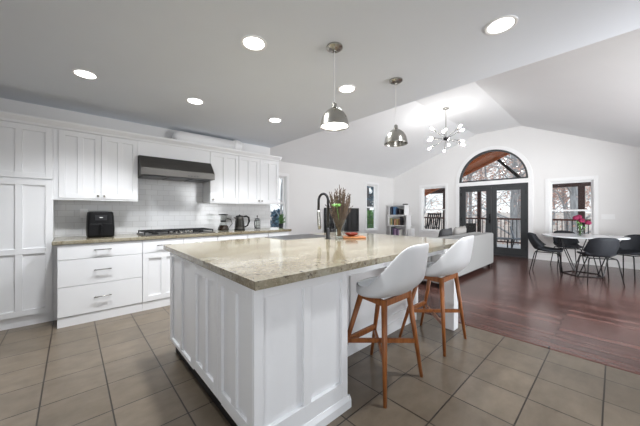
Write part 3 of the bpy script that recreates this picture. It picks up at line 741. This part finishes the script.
def make_pendant(label, lit):
    t = thing('pendant_lamp', label, 'pendant lamp', (0, 0, 0), 'pendant lamps over the island')
    MB().lathe([(0.062, 0.0), (0.062, -0.012), (0.045, -0.024), (0.012, -0.03), (0.012, -0.04)], (0, 0, 0), 28).build('canopy', 'nickel', t)
    MB().tube([(0, 0, -0.04), (0, 0, -0.44)], 0.003, 8).build('cord', 'white_plastic', t)
    MB().lathe([(0.008, -0.425), (0.018, -0.435), (0.02, -0.465), (0.03, -0.475)], (0, 0, 0), 20).build('socket_cap', 'nickel', t)
    R_ = 0.108
    prof = [(0.026, -0.472), (0.05, -0.486), (0.074, -0.507), (0.092, -0.538), (0.102, -0.572), (0.106, -0.60), (R_, -0.605), (R_, -0.612)]
    MB().lathe(prof, (0, 0, 0), 40, True, False).build('lamp_shade', 'nickel', t, smooth=True, solid=0.003)
    MB().lathe([(0.024, -0.478), (0.047, -0.491), (0.070, -0.511), (0.088, -0.540), (0.098, -0.573), (0.102, -0.60)], (0, 0, 0), 40, True, False).build('inner_shade', 'white_plastic' if lit else 'nickel', t, smooth=True)
    MB().ball((0, 0, -0.535), 0.03).build('bulb', 'lamp_lens' if lit else 'white_plastic', t, smooth=True)
    if not lit: return t
    l = bpy.data.lights.new('pendant_glow', 'POINT'); l.energy = PENDANT_W; l.shadow_soft_size = 0.02; l.color = (1, 0.96, 0.9)
    lo = bpy.data.objects.new('pendant_glow', l); COL.objects.link(lo); lo.parent = t; lo.location = (0, 0, -0.58)
    return t
make_pendant('nearest brushed nickel dome pendant lamp over the island, glowing white inside', True).location = (1.475, 1.445, ZK - 0.0005)
make_pendant('farther dome pendant lamp over the island, nearer the vaulted ceiling', False).location = (2.28, 1.415, ZK - 0.0005)

# sputnik chandelier
ch = thing('chandelier', 'sputnik chandelier with bare bulbs hanging from the vaulted ceiling', 'chandelier', (6.1, 2.53, 3.52))
CH = Vector((6.1, 2.53, 2.84))
MB().lathe([(0.065, -0.0005), (0.065, -0.02), (0.02, -0.03)], (6.1, 2.53, 3.52), 24).build('canopy', 'nickel', ch)
MB().tube([(6.1, 2.53, 3.49), (6.1, 2.53, 2.84)], 0.008, 10).build('rod', 'nickel', ch)
MB().ball(CH, 0.055, (1, 1, 0.7)).build('hub', 'dark_steel', ch, smooth=True)
dirs = []
for ring_z, az in [(zz, -1.18 + side * PI + jit) for side in (0, 1) for zz, jit in ((0.66, 0.1), (0.27, -0.55), (-0.10, 0.5), (-0.46, -0.1))] + [(0.72, 0.4), (0.2, 0.25), (-0.5, 0.5), (0.15, 3.4), (-0.55, 3.7)]:
    cz = math.sqrt(1 - ring_z ** 2); dirs.append(Vector((cz * math.cos(az), cz * math.sin(az), ring_z)))
for d in dirs:
    L = 0.33
    am = MB().tube([CH + d * 0.03, CH + d * L], 0.005, 8).tube([CH + d * (L - 0.05), CH + d * (L + 0.01)], 0.014, 10).build('arm', 'nickel', ch, smooth=True)
    MB().tube([CH + d * (L + 0.011), CH + d * (L + 0.03), CH + d * (L + 0.055), CH + d * (L + 0.075), CH + d * (L + 0.088)], [0.011, 0.015, 0.023, 0.019, 0.007], 12).build('bulb', 'bulb_glow', am, smooth=True)

# ================================================================== LIVING ROOM
tv = thing('television', 'black flat television on the living room wall behind the vase', 'television', (6.0, YL, 0.6))
MB().box(5.27, 6.76, YL - 0.07, YL - 0.03, 0.60, 1.34).build('screen_frame', 'black_plastic', tv, bevel=0.004)
MB().box(5.285, 6.745, YL - 0.073, YL - 0.0705, 0.62, 1.325).build('screen', varied('screen_glass', lin(14, 15, 18), 0.08).m, tv)
MB().box(5.8, 6.2, YL - 0.03, YL - 0.0005, 0.85, 1.1).build('wall_bracket', 'black_metal', tv)

# zig-zag bookshelf in the corner
SX0, SX1 = 8.28, 8.56
bs = thing('bookshelf', 'white staggered bookshelf in the far corner of the living room', 'bookshelf', (8.4, 5.1, 0))
tiers = [(4.80, 5.44, 0.02, 0.39), (4.74, 5.38, 0.39, 0.74), (4.72, 5.46, 0.74, 1.10), (4.80, 5.42, 1.10, 1.44)]
for a, b, z0, z1 in tiers:
    zz = z0 + 0.0221 if z0 > 0.1 else 0.0221
    for u in (a, b - 0.02): MB().box(SX0, SX1, u, u + 0.02, zz, z1 - 0.0001).build('upright', 'trim_paint', bs)
for a, b, z in ((4.78, 5.46, 0.0), (4.70, 5.46, 0.39), (4.70, 5.48, 0.74), (4.70, 5.48, 1.10), (4.76, 5.50, 1.44)): MB().box(SX0, SX1, a, b, z, z + 0.022).build('shelf_board', 'trim_paint', bs)
mb = MB()
for a, b, z0, z1 in tiers: mb.box(SX1 - 0.006, SX1, a + 0.02, b - 0.02, z0 + 0.022, z1)
mb.build('back_panel', 'trim_paint', bs)
WORDS = {0: 'navy', 1: 'bright blue', 2: 'black', 3: 'off-white', 4: 'sage green', 5: 'mustard yellow', 6: 'brown', 7: 'purple', 8: 'lilac', 9: 'dark violet', 10: 'terracotta', 11: 'slate grey'}
SIZE = ['thin', 'thick', 'slim short', 'tall']
rows = [('top', 1.462, [(2, .03, .27), (11, .02, .24), (0, .035, .28), None, (1, .05, .28), (1, .045, .25), (0, .03, .22), None, None, (2, .05, .2), (2, .04, .19)], 4.80, 5.42, 1.10),
        ('middle', 0.762, [(3, .03, .26), (4, .035, .24), (5, .05, .22), (4, .04, .23), None, (10, .05, .21), (6, .055, .2), (5, .03, .22), None, (6, .04, .24), (2, .035, .29), (2, .025, .28)], 4.72, 5.46, 0.74),
        ('lower', 0.412, [(2, .03, .28), (11, .04, .27), (9, .03, .24), (7, .04, .23), (8, .05, .22), (7, .035, .2), (9, .045, .22), (8, .05, .2), (3, .04, .2)], 4.74, 5.38, 0.39)]
seen = {}
for rn, _, spec, a, b, zb in rows:
    y = b - 0.03; z = zb + 0.0225; prev = None; nn = 0
    for s_ in spec:
        if s_ is None: y -= 0.045; continue
        ci, w, hh = s_
        o = MB().box(SX0 + 0.03, SX0 + 0.21, y - w, y - 0.002, z, z + hh)
        nn += 1
        ordn = ['leftmost', 'second', 'third', 'fourth', 'fifth', 'sixth', 'seventh', 'eighth', 'ninth', 'tenth', 'eleventh', 'twelfth'][nn - 1]
        lab = '%s book, %s from the left on the %s visible tier of the white bookshelf' % (WORDS[ci], ordn, rn) if nn > 1 else '%s book at the left end of the %s visible tier of the white bookshelf' % (WORDS[ci], rn)
        bo = tag(o.build('book', 'book_cover_%d' % ci), lab, 'book', 'books on the %s tier' % rn)
        y -= w
tag(MB().box(SX0 - 0.0, SX0 + 0.22, 4.555, 4.69, 0.0, 0.66).build('storage_box', 'white_plastic', bevel=0.004), 'plain white tall box standing beside the bookshelf', 'box')
tag(MB().box(SX0 + 0.04, SX0 + 0.2, 4.79, 4.90, 1.4625, 1.50).build('small_box', 'pot_dark', bevel=0.006), 'small dark box lying on top of the white bookshelf', 'box')

# sofa seen from behind
sf = thing('sofa', 'light grey fabric sofa turned toward the living room wall', 'sofa', (5.7, 2.3, 0))
sx0, sx1, sy0, sy1 = 4.30, 7.02, 1.85, 2.85
MB().box(sx0, sx1, sy0, sy0 + 0.17, 0.07, 0.755).build('backrest', 'sofa_fabric', sf, bevel=0.03)
MB().box(sx0 + 0.16, sx1 - 0.16, sy0 + 0.172, sy1, 0.07, 0.30).build('seat_base', 'sofa_fabric', sf, bevel=0.02)
for a, b in ((sx0, sx0 + 0.158), (sx1 - 0.158, sx1)): MB().box(a, b, sy0 + 0.172, sy1, 0.07, 0.62).build('armrest', 'sofa_fabric', sf, bevel=0.03)
w3 = (sx1 - sx0 - 0.32) / 3
for q in range(3):
    a = sx0 + 0.16 + q * w3
    MB().box(a + 0.004, a + w3 - 0.004, sy0 + 0.30, sy1 - 0.005, 0.302, 0.44).build('seat_cushion', 'sofa_fabric', sf, bevel=0.03)
    MB().box(a + 0.01, a + w3 - 0.01, sy0 + 0.174, sy0 + 0.34, 0.442, 0.77).build('back_cushion', 'sofa_fabric', sf, bevel=0.045)
for x in (sx0 + 0.08, sx1 - 0.08):
    for y in (sy0 + 0.07, sy1 - 0.08): MB().box(x - 0.025, x + 0.025, y - 0.025, y + 0.025, 0, 0.0695).build('foot', 'black_metal', sf)
def pillow(loc, w, h_, t_, rz, tilt, mat, label):
    mb = MB(); N = 14; F = []; B = []
    for j in range(N + 1):
        rf, rb = [], []
        for i in range(N + 1):
            u, v_ = 2 * i / N - 1, 2 * j / N - 1
            pinch = 1 - 0.07 * (1 - abs(u) ** 2) * (abs(v_) ** 3); pinch2 = 1 - 0.07 * (1 - abs(v_) ** 2) * (abs(u) ** 3)
            d = t_ / 2 * ((1 - u ** 4) * (1 - v_ ** 4)) ** 0.5
            rf.append(mb.bm.verts.new((u * w / 2 * pinch2, d, v_ * h_ / 2 * pinch))); rb.append(mb.bm.verts.new((u * w / 2 * pinch2, -d, v_ * h_ / 2 * pinch)))
        F.append(rf); B.append(rb)
    for j in range(N):
        for i in range(N):
            mb.bm.faces.new((F[j][i], F[j][i + 1], F[j + 1][i + 1], F[j + 1][i])); mb.bm.faces.new((B[j][i], B[j + 1][i], B[j + 1][i + 1], B[j][i + 1]))
    bmesh.ops.remove_doubles(mb.bm, verts=mb.bm.verts, dist=1e-4)
    mb.xform(Matrix.Translation(loc) @ Matrix.Rotation(rz, 4, 'Z') @ Matrix.Rotation(tilt, 4, 'X'))
    return tag(mb.build('throw_pillow', mat, smooth=True), label, 'pillow', 'pillows on the sofa')
pillow((5.55, 2.325, 0.672), 0.52, 0.46, 0.16, 0.05, 0.18, 'pillow_grey', 'dark grey throw pillow on the sofa behind the farther bar stool')
pillow((6.28, 2.325, 0.672), 0.50, 0.46, 0.16, -0.06, 0.15, 'pillow_light', 'light taupe throw pillow right of the dark one on the sofa')
pillow((6.70, 2.43, 0.672), 0.30, 0.46, 0.16, 0.04, 0.15, 'pillow_light', 'light taupe throw pillow at the right end of the sofa')

# ================================================================== DINING SET
TX, TY = 7.35, 0.43
dt = thing('dining_table', 'round white-topped dining table with black geometric wire base', 'table', (TX, TY, 0))
MB().lathe([(0.60, 0.735), (0.62, 0.74), (0.62, 0.755), (0.612, 0.76)], (TX, TY, 0), 64).build('tabletop', 'table_white', dt)
mb = MB(); nb = 5
B_ = [(TX + 0.31 * math.cos(2 * PI * q / nb + 0.5), TY + 0.31 * math.sin(2 * PI * q / nb + 0.5), 0.008) for q in range(nb)]
T_ = [(TX + 0.42 * math.cos(2 * PI * (q + .5) / nb + 0.5), TY + 0.42 * math.sin(2 * PI * (q + .5) / nb + 0.5), 0.73) for q in range(nb)]
for nm, R_ in (('base_ring', B_), ('top_ring', T_)):
    mb = MB()
    for q in range(nb): mb.tube([R_[q], R_[(q + 1) % nb]], 0.008, 8)
    mb.build(nm, 'black_metal', dt)
for q in range(nb):
    MB().tube([B_[q], T_[q]], 0.009, 8).build('strut', 'black_metal', dt); MB().tube([B_[(q + 1) % nb], T_[q]], 0.009, 8).build('strut', 'black_metal', dt)

def make_chair():
    t = thing('dining_chair', 'dark grey dining chair', 'chair', (0, 0, 0), 'dining chairs')
    # bucket shell: seat in front (+Y), wraparound low back at -Y
    mb = MB(); NU, NV = 18, 16; G = []
    for j in range(NV + 1):
        v_ = j / NV; row = []
        for i in range(NU + 1):
            u = 2 * i / NU - 1
            if v_ < 0.5:
                s_ = v_ / 0.5; y = 0.24 - 0.42 * s_; z = 0.465 - 0.03 * math.sin(PI * s_) + 0.015 * s_; hw = 0.205 + 0.005 * s_
                z += 0.05 * abs(u) ** 3 * (0.3 + s_); 
            else:
                s_ = (v_ - 0.5) / 0.5; y = -0.18 - 0.10 * math.sin(s_ * PI / 2) * 0.7 - 0.06 * s_; z = 0.48 + 0.31 * s_ ** 1.15; hw = 0.21 - 0.035 * s_ ** 2
                y += 0.15 * (abs(u) ** 2.4) * (1 - 0.25 * s_); z += 0.065 * abs(u) ** 3 * (1 - s_) - 0.035 * abs(u) ** 4 * s_
            row.append(mb.bm.verts.new((u * hw, y, z)))
        G.append(row)
    for j in range(NV):
        for i in range(NU): mb.bm.faces.new((G[j][i], G[j][i + 1], G[j + 1][i + 1], G[j + 1][i]))
    mb.build('seat_shell', 'chair_fabric', t, smooth=True, solid=0.03)
    fr = MB()
    for s_ in (-1, 1): fr.tube([(0.17 * s_, 0.17, 0.425), (0.17 * s_, -0.16, 0.425)], 0.009, 8)
    fr.tube([(-0.17, 0.17, 0.425), (0.17, 0.17, 0.425)], 0.009, 8).tube([(-0.17, -0.16, 0.425), (0.17, -0.16, 0.425)], 0.009, 8)
    fr.build('seat_frame', 'black_metal', t)
    for sx in (-1, 1):
        for (ya, yb) in ((0.17, 0.23), (-0.16, -0.25)):
            MB().tube([(0.17 * sx, ya, 0.425), (0.185 * sx, ya + (yb - ya) * 0.15, 0.39), (0.23 * sx, yb, 0.0)], [0.010, 0.010, 0.008], 10).build('leg', 'black_metal', t, smooth=True)
    return t
def face_rot(x, y): return math.atan2(-(TX - x), TY - y)
chairs = [(7.04, 0.93, 'dark grey dining chair at the left of the round table, seen side-on', -PI + 0.05), (8.12, 0.72, 'dark grey dining chair behind the round table beneath the window', None),
          (6.79, 0.20, 'dark grey dining chair in front of the round table with back to camera', None), (7.66, -0.17, 'dark grey dining chair at the right edge of the photo', 1.0)]
c0 = make_chair()
for i, (x, y, lab, rz) in enumerate(chairs):
    rz = face_rot(x, y) if rz is None else rz
    if i == 0: c0.location = (x, y, 0); c0.rotation_euler = (0, 0, rz); c0['label'] = lab
    else: copy_thing(c0, (x, y, 0), rz, lab, 'dining chairs')

FX, FY, FZ = 7.30, 0.46, 0.7605
fv = thing('flower_vase', 'clear glass flower vase on the round dining table', 'vase', (FX, FY, FZ))
MB().lathe([(0.045, 0), (0.05, 0.01), (0.05, 0.19)], (FX, FY, FZ), 24, True, False).build('glass_wall', 'clear_glass', fv, smooth=True)
MB().lathe([(0.042, 0.004), (0.045, 0.11)], (FX, FY, FZ), 24).build('water', 'clear_glass', fv, smooth=True)
for i, (dx, dy, dz, lab) in enumerate(((-0.02, 0.06, 0.34, 'magenta bloom at the upper left of the dining table bouquet'), (0.03, 0.02, 0.36, 'magenta bloom at the top of the dining table bouquet'), (0.0, -0.02, 0.29, 'magenta bloom at the centre of the dining table bouquet'), (0.02, -0.11, 0.25, 'magenta bloom hanging at the lower right of the dining table bouquet'))):
    fl = thing('peony_flower', lab, 'flower', (FX + dx, FY + dy, FZ + dz), 'flowers on the dining table')
    mb = MB(); C_ = Vector((FX + dx, FY + dy, FZ + dz))
    for q in range(22):
        th = q * 2.4; el = 1 - 1.7 * q / 21; rr = math.sqrt(max(0, 1 - el * el)) if el > -1 else 0
        d = Vector((rr * math.cos(th), rr * math.sin(th), el)); mb.ball(C_ + d * 0.03, 0.022, (1, 1, 0.9), 8, 6)
    mb.build('petals', 'petal', fl, smooth=True)
    MB().tube([C_ - Vector((0, 0, 0.02)), C_ - Vector((dx * .5, dy * .5, 0.12)), (FX - dx * .3, FY - dy * .2, FZ + 0.015)], 0.003, 6).ball(C_ - Vector((dx * .5 + .01, dy * .5, 0.09)), 0.028, (1, 1, 0.35), 8, 6).build('stem', 'leaf_green', fl, smooth=True)

# light switches on the far wall
for y, lab in ((0.11, 'white double light switch plate on far wall right of window'),):
    p = tag(MB().box(XF - 0.008, XF - 0.0005, y - 0.11, y + 0.10, 1.06, 1.17).build('light_switch', 'white_plastic', bevel=0.002), lab, 'light switch')
    for q in range(3): MB().box(XF - 0.012, XF - 0.0081, y - 0.085 + q * 0.06, y - 0.05 + q * 0.06, 1.08, 1.15).build('rocker', 'white_plastic', p)

# plant on the window sill by the counter
pp = thing('potted_plant', 'small green potted plant on the sill of the side window', 'plant', (3.83, YL + 0.02, 0.805))
MB().lathe([(0.045, 0), (0.06, 0.13), (0.052, 0.13), (0.05, 0.115)], (3.83, YL + 0.015, 0.8045), 20).build('pot', 'pot_dark', pp)
mb = MB()
for q in range(60):
    a = random.uniform(0, 2 * PI); r_ = random.uniform(0.02, 0.09); z = random.uniform(0.14, 0.36)
    p_ = Vector((3.83 + r_ * math.cos(a), YL + 0.0 + r_ * math.sin(a) * 0.6 - 0.02, 0.8045 + z)); mb.tube([(3.83, YL + 0.01, 0.92), p_, p_ + Vector((0.02 * math.cos(a), 0.02 * math.sin(a), 0.01))], [0.002, 0.012, 0.001], 4)
stuff(mb.build('foliage', 'leaf_green', pp))

# ================================================================== OUTSIDE
struct(MB().box(XF + 0.16, 12.3, -4, 7.6, -0.25, -0.03).build('floor_deck', 'deck'))
# ground with a hillside beyond
mb = MB(); N = 24; G = []
def gz(x, y):
    d = max(0, math.hypot(max(0, x - 14), max(0, y - 9)) ) 
    return -2.2 + min(3.2, 0.09 * d) + 0.25 * math.sin(x * 0.7) * math.cos(y * 0.5)
for j in range(N + 1):
    G.append([mb.bm.verts.new((-15 + 75 * i / N, -35 + 90 * j / N, gz(-15 + 75 * i / N, -35 + 90 * j / N))) for i in range(N + 1)])
for j in range(N):
    for i in range(N): mb.bm.faces.new((G[j][i], G[j][i + 1], G[j + 1][i + 1], G[j + 1][i]))
struct(mb.build('ground', 'ground_leaves', smooth=True))
# porch railing, posts, beam, roof
XR = 12.0
rl = thing('porch_railing', 'dark porch railing with thin black balusters outside the far windows', 'railing', (XR, 2.5, -0.03))
MB().box(XR - 0.045, XR + 0.045, -3.5, 7.5, 0.93, 0.99).build('top_rail', 'porch_rail', rl)
MB().box(XR - 0.03, XR + 0.03, -3.5, 7.5, 0.07, 0.12).build('bottom_rail', 'porch_rail', rl)
for q in range(88):
    y = -3.4 + q * 0.124; MB().box(XR - 0.012, XR + 0.012, y - 0.011, y + 0.011, 0.121, 0.9295).build('baluster', 'black_metal', rl)
for y, w, lab in ((0.73, 0.08, 'brown porch post seen through the dining window'), (3.70, 0.06, 'slim brown porch post seen through the left french door'), (5.02, 0.11, 'thick brown porch post seen through the left far window')):
    tag(MB().box(XR + 0.05, XR + 0.05 + 2 * w, y - w, y + w, -0.0299, 2.049).build('porch_post', 'porch_post'), lab, 'post', 'porch posts')
tag(MB().box(XR + 0.02, XR + 0.2, -3.5, 7.5, 2.05, 2.27).build('porch_beam', 'porch_post'), 'dark brown porch beam across the tops of the porch posts', 'beam')
rf = thing('porch_roof', 'sloping porch roof with orange wooden underside seen through the arch', 'roof', (10.5, 4.5, 2.6))
MB().prism([(2.45, 3.53), (6.6, 1.72), (6.6, 1.82), (2.45, 3.63)], 'x', XF + 0.17, 12.25).build('wood_ceiling', 'porch_ceiling', rf)
mb = MB()
for x in (9.6, 10.7, 11.8): mb.prism([(2.5, 3.40), (6.5, 1.655), (6.5, 1.755), (2.5, 3.50)], 'x', x, x + 0.05)
mb.build('rafter', 'porch_ceiling', rf)
tag(MB().tube([(12.1, 3.12, 3.32), (12.1, 2.2, 2.3)], 0.07, 4, True, True).build('roof_brace', 'black_metal'), 'dark diagonal timber brace of the porch gable behind the arch', 'brace')

# rocking chair
rc = thing('rocking_chair', 'dark slatted rocking chair on the porch outside the left far window', 'rocking chair', (10.5, 4.95, -0.03))
rm = 'outdoor_dark'
for s_ in (-1, 1):
    mb = MB(); mb.tube([(10.5 + 0.45 * math.cos(a), 4.95 + 0.25 * s_, 0.85 - 0.86 * math.sin(a)) for a in [PI * (0.25 + 0.5 * q / 8) for q in range(9)]], 0.018, 8); mb.build('rocker', rm, rc)
    MB().box(10.12, 10.62, 4.95 + 0.25 * s_ - 0.03, 4.95 + 0.25 * s_ + 0.03, 0.60, 0.625).build('armrest', rm, rc)
    for x in (10.25, 10.62): MB().tube([(x, 4.95 + 0.25 * s_, 0.04), (x, 4.95 + 0.25 * s_, 0.60)], 0.02, 8).build('leg', rm, rc)
mb = MB()
for q in range(6): mb.box(10.2 + q * 0.075, 10.26 + q * 0.075, 4.70, 5.20, 0.385, 0.405)
mb.build('seat', rm, rc)
mb = MB()
for s_ in (-0.25, 0.25): mb.bar((10.62, 4.95 + s_, 0.38), (10.85, 4.95 + s_, 1.18), 0.022)
for q in range(5): mb.bar((10.63, 4.79 + q * 0.08, 0.42), (10.84, 4.79 + q * 0.08, 1.12), 0.018)
mb.bar((10.84, 4.70, 1.14), (10.84, 5.2, 1.14), 0.03); mb.build('backrest', rm, rc)
def patio_chair(loc, rz, mat, label):
    t = thing('patio_chair', label, 'chair', (0, 0, 0)); mb = MB()
    mb.prism([(0.22, 0.42), (-0.20, 0.40), (-0.30, 0.80), (-0.275, 0.81), (-0.18, 0.43), (0.22, 0.45)], 'x', -0.24, 0.24); mb.build('seat_shell', mat, t, bevel=0.008)
    for sx in (-1, 1):
        MB().tube([(0.21 * sx, 0.18, 0.415), (0.23 * sx, 0.24, 0)], 0.012, 8).build('leg', 'outdoor_dark', t); MB().tube([(0.21 * sx, -0.18, 0.40), (0.23 * sx, -0.27, 0)], 0.012, 8).build('leg', 'outdoor_dark', t)
    t.location = loc; t.rotation_euler = (0, 0, rz); return t
patio_chair((10.25, 1.95, -0.03), PI / 2 - 1.4 + PI, 'outdoor_grey', 'grey patio chair outside the right french door')
patio_chair((11.3, 3.85, -0.03), -PI / 2 + PI + 0.2, 'outdoor_dark', 'black patio chair outside the left french door')
pt = thing('patio_table', 'low light grey patio table on the porch outside french doors', 'table', (10.3, 2.5, -0.03))
MB().box(10.05, 10.6, 2.25, 2.75, 0.345, 0.375).build('tabletop', 'outdoor_grey', pt)
for x in (10.08, 10.57):
    for y in (2.28, 2.72): MB().box(x - 0.015, x + 0.015, y - 0.015, y + 0.015, -0.03, 0.3445).build('leg', 'outdoor_dark', pt)

# trees
def tree(x, y, h_, r_, kind, label, seed, name='tree'):
    rnd = random.Random(seed); z0 = gz(x, y) - 0.15
    t = thing(name, label, 'tree', (x, y, z0), 'trees beyond the porch')
    tm, lm = MB(), MB()
    lean = Vector((rnd.uniform(-.06, .06), rnd.uniform(-.06, .06), 1)) * h_
    base = Vector((x, y, z0)); n_ = 7
    path = [base + lean * (q / n_) + Vector((rnd.uniform(-.1, .1), rnd.uniform(-.1, .1), 0)) * (q > 0) for q in range(n_ + 1)]
    tm.tube(path, [r_ * (1 - 0.8 * q / n_) for q in range(n_ + 1)], 8)
    def leaf(p, s_):
        a = Vector((rnd.uniform(-1, 1), rnd.uniform(-1, 1), rnd.uniform(-1, 1))).normalized(); b = a.orthogonal().normalized() * s_; c_ = a.cross(b).normalized() * s_ * 0.6
        lm.bm.faces.new([lm.bm.verts.new(q) for q in (p - b, p + c_, p + b, p - c_)])
    nb_ = 26 if kind != 'conifer' else 40
    for i in range(nb_):
        f_ = rnd.uniform(0.12, 0.97); P0 = base + lean * f_; az = rnd.uniform(0, 2 * PI)
        if kind == 'conifer':
            L = (1 - f_) * h_ * 0.26 + 0.5; d = Vector((math.cos(az), math.sin(az), -0.25))
        else:
            L = (1.1 - f_) * h_ * 0.30 + 0.5; d = Vector((math.cos(az), math.sin(az), rnd.uniform(0.15, 0.8)))
        P2 = P0 + d.normalized() * L; P1 = (P0 + P2) / 2 + Vector((0, 0, 0.15 * L * (1 if kind != 'conifer' else -0.2)))
        tm.tube([P0, P1, P2], [r_ * 0.25, r_ * 0.14, r_ * 0.04], 5)
        if kind != 'conifer':
            for q in range(6):
                w = P0 + (P2 - P0) * rnd.uniform(0.3, 1); e_ = w + Vector((rnd.uniform(-1, 1), rnd.uniform(-1, 1), rnd.uniform(-.1, 1))) * L * 0.4; tm.tube([w, e_], [r_ * .07, r_ * .02], 3)
        nl = {'twiggy': 2, 'bare': 24, 'rust': 110, 'conifer': 60, 'green': 80}[kind]
        for q in range(nl):
            tt = rnd.uniform(0.1, 1.1); sp = (0.28 if kind == 'conifer' else 0.8)
            leaf(P0 + (P2 - P0) * tt + Vector((rnd.uniform(-1, 1), rnd.uniform(-1, 1), rnd.uniform(-1, 1))) * sp, rnd.uniform(0.05, 0.11) * (2.0 if kind == 'conifer' else 1.0))
    tm.build('trunk', 'bark' if kind != 'conifer' else 'bark_dark', t, flip=False)
    stuff(lm.build('foliage', {'twiggy': 'leaf_rust', 'bare': 'leaf_rust', 'rust': 'leaf_rust', 'conifer': 'leaf_conifer', 'green': 'leaf_green'}[kind], t, flip=False))
    return t
TREES = [(19.5, 4.0, 13, .24, 'bare', 'grey bare trunk seen through the right french door'), (22, 7.2, 14, .15, 'rust', 'rust-leaved tree seen through the left french door'),
         (27, 9.6, 15, .17, 'rust', 'rust-leaved tree farther back behind the french doors'), (18.5, 1.25, 13, .22, 'bare', 'thick grey trunk seen through the dining window'),
         (22, 2.9, 14, .12, 'bare', 'thin bare leaning tree behind the left half of dining window'), (30, 2.6, 14, .18, 'rust', 'rust-leaved tree far behind the dining window'),
         (20, 10.2, 13, .16, 'bare', 'bare tree seen through the left far window'), (28, 14.5, 15, .2, 'rust', 'rust-leaved tree far behind the left far window'),
         (30, 6.0, 15, .16, 'rust', 'rust-leaved tree straight behind the right french door'), (24, 0.3, 13, .14, 'rust', 'rust-leaved tree at the right edge of the dining window'),
         (36, 11.0, 16, .2, 'rust', 'tall rust-leaved tree farthest behind the arched window'), (26, 5.2, 14, .12, 'bare', 'thin bare tree between the trunk and the door meeting stile'),
         (38, 4.5, 16, .2, 'rust', 'distant rust-leaved tree behind the dining window and right door'), (21, 5.9, 12, .10, 'bare', 'slim bare tree behind the middle of the french doors')]
for i, a in enumerate(TREES): tree(*a, seed=20 + i)
SIDE = [(16.6, 12.6, 12, .16, 'conifer', 'dark blue-green conifer outside the narrow living room window'), (23.5, 16.8, 13, .2, 'conifer', 'conifer farther back outside the narrow living room window'),
        (8.8, 13.2, 11, .08, 'twiggy', 'thin bare tree outside the side window by the counter'), (16.5, 24.8, 2.6, .10, 'conifer', 'short distant conifer outside the side window by the counter')]
for i, a in enumerate(SIDE): tree(*a, seed=60 + i)
sh = thing('shrub', 'bright green shrub outside the narrow living room window', 'shrub', (13.1, 9.7, gz(13.1, 9.7)))
mb = MB(); tr = MB(); rnd = random.Random(5); zb = gz(13.1, 9.7)
for q in range(12): tr.tube([(13.1, 9.7, zb - 0.1), (13.1 + rnd.uniform(-.7, .7), 9.7 + rnd.uniform(-.5, .5), zb + rnd.uniform(2.2, 3.3))], [0.04, 0.01], 5)
for q in range(1800):
    p = Vector((rnd.gauss(0, .55), rnd.gauss(0, .4), rnd.uniform(0.3, 3.45))) + Vector((13.1, 9.7, zb)); a = Vector((rnd.uniform(-1, 1), rnd.uniform(-1, 1), rnd.uniform(-1, 1))).normalized(); b = a.orthogonal() * 0.07; c_ = a.cross(b).normalized() * 0.045
    mb.bm.faces.new([mb.bm.verts.new(w) for w in (p - b, p + c_, p + b, p - c_)])
stuff(mb.build('foliage', 'leaf_green', sh, flip=False)); tr.build('stem', 'bark_dark', sh, flip=False)
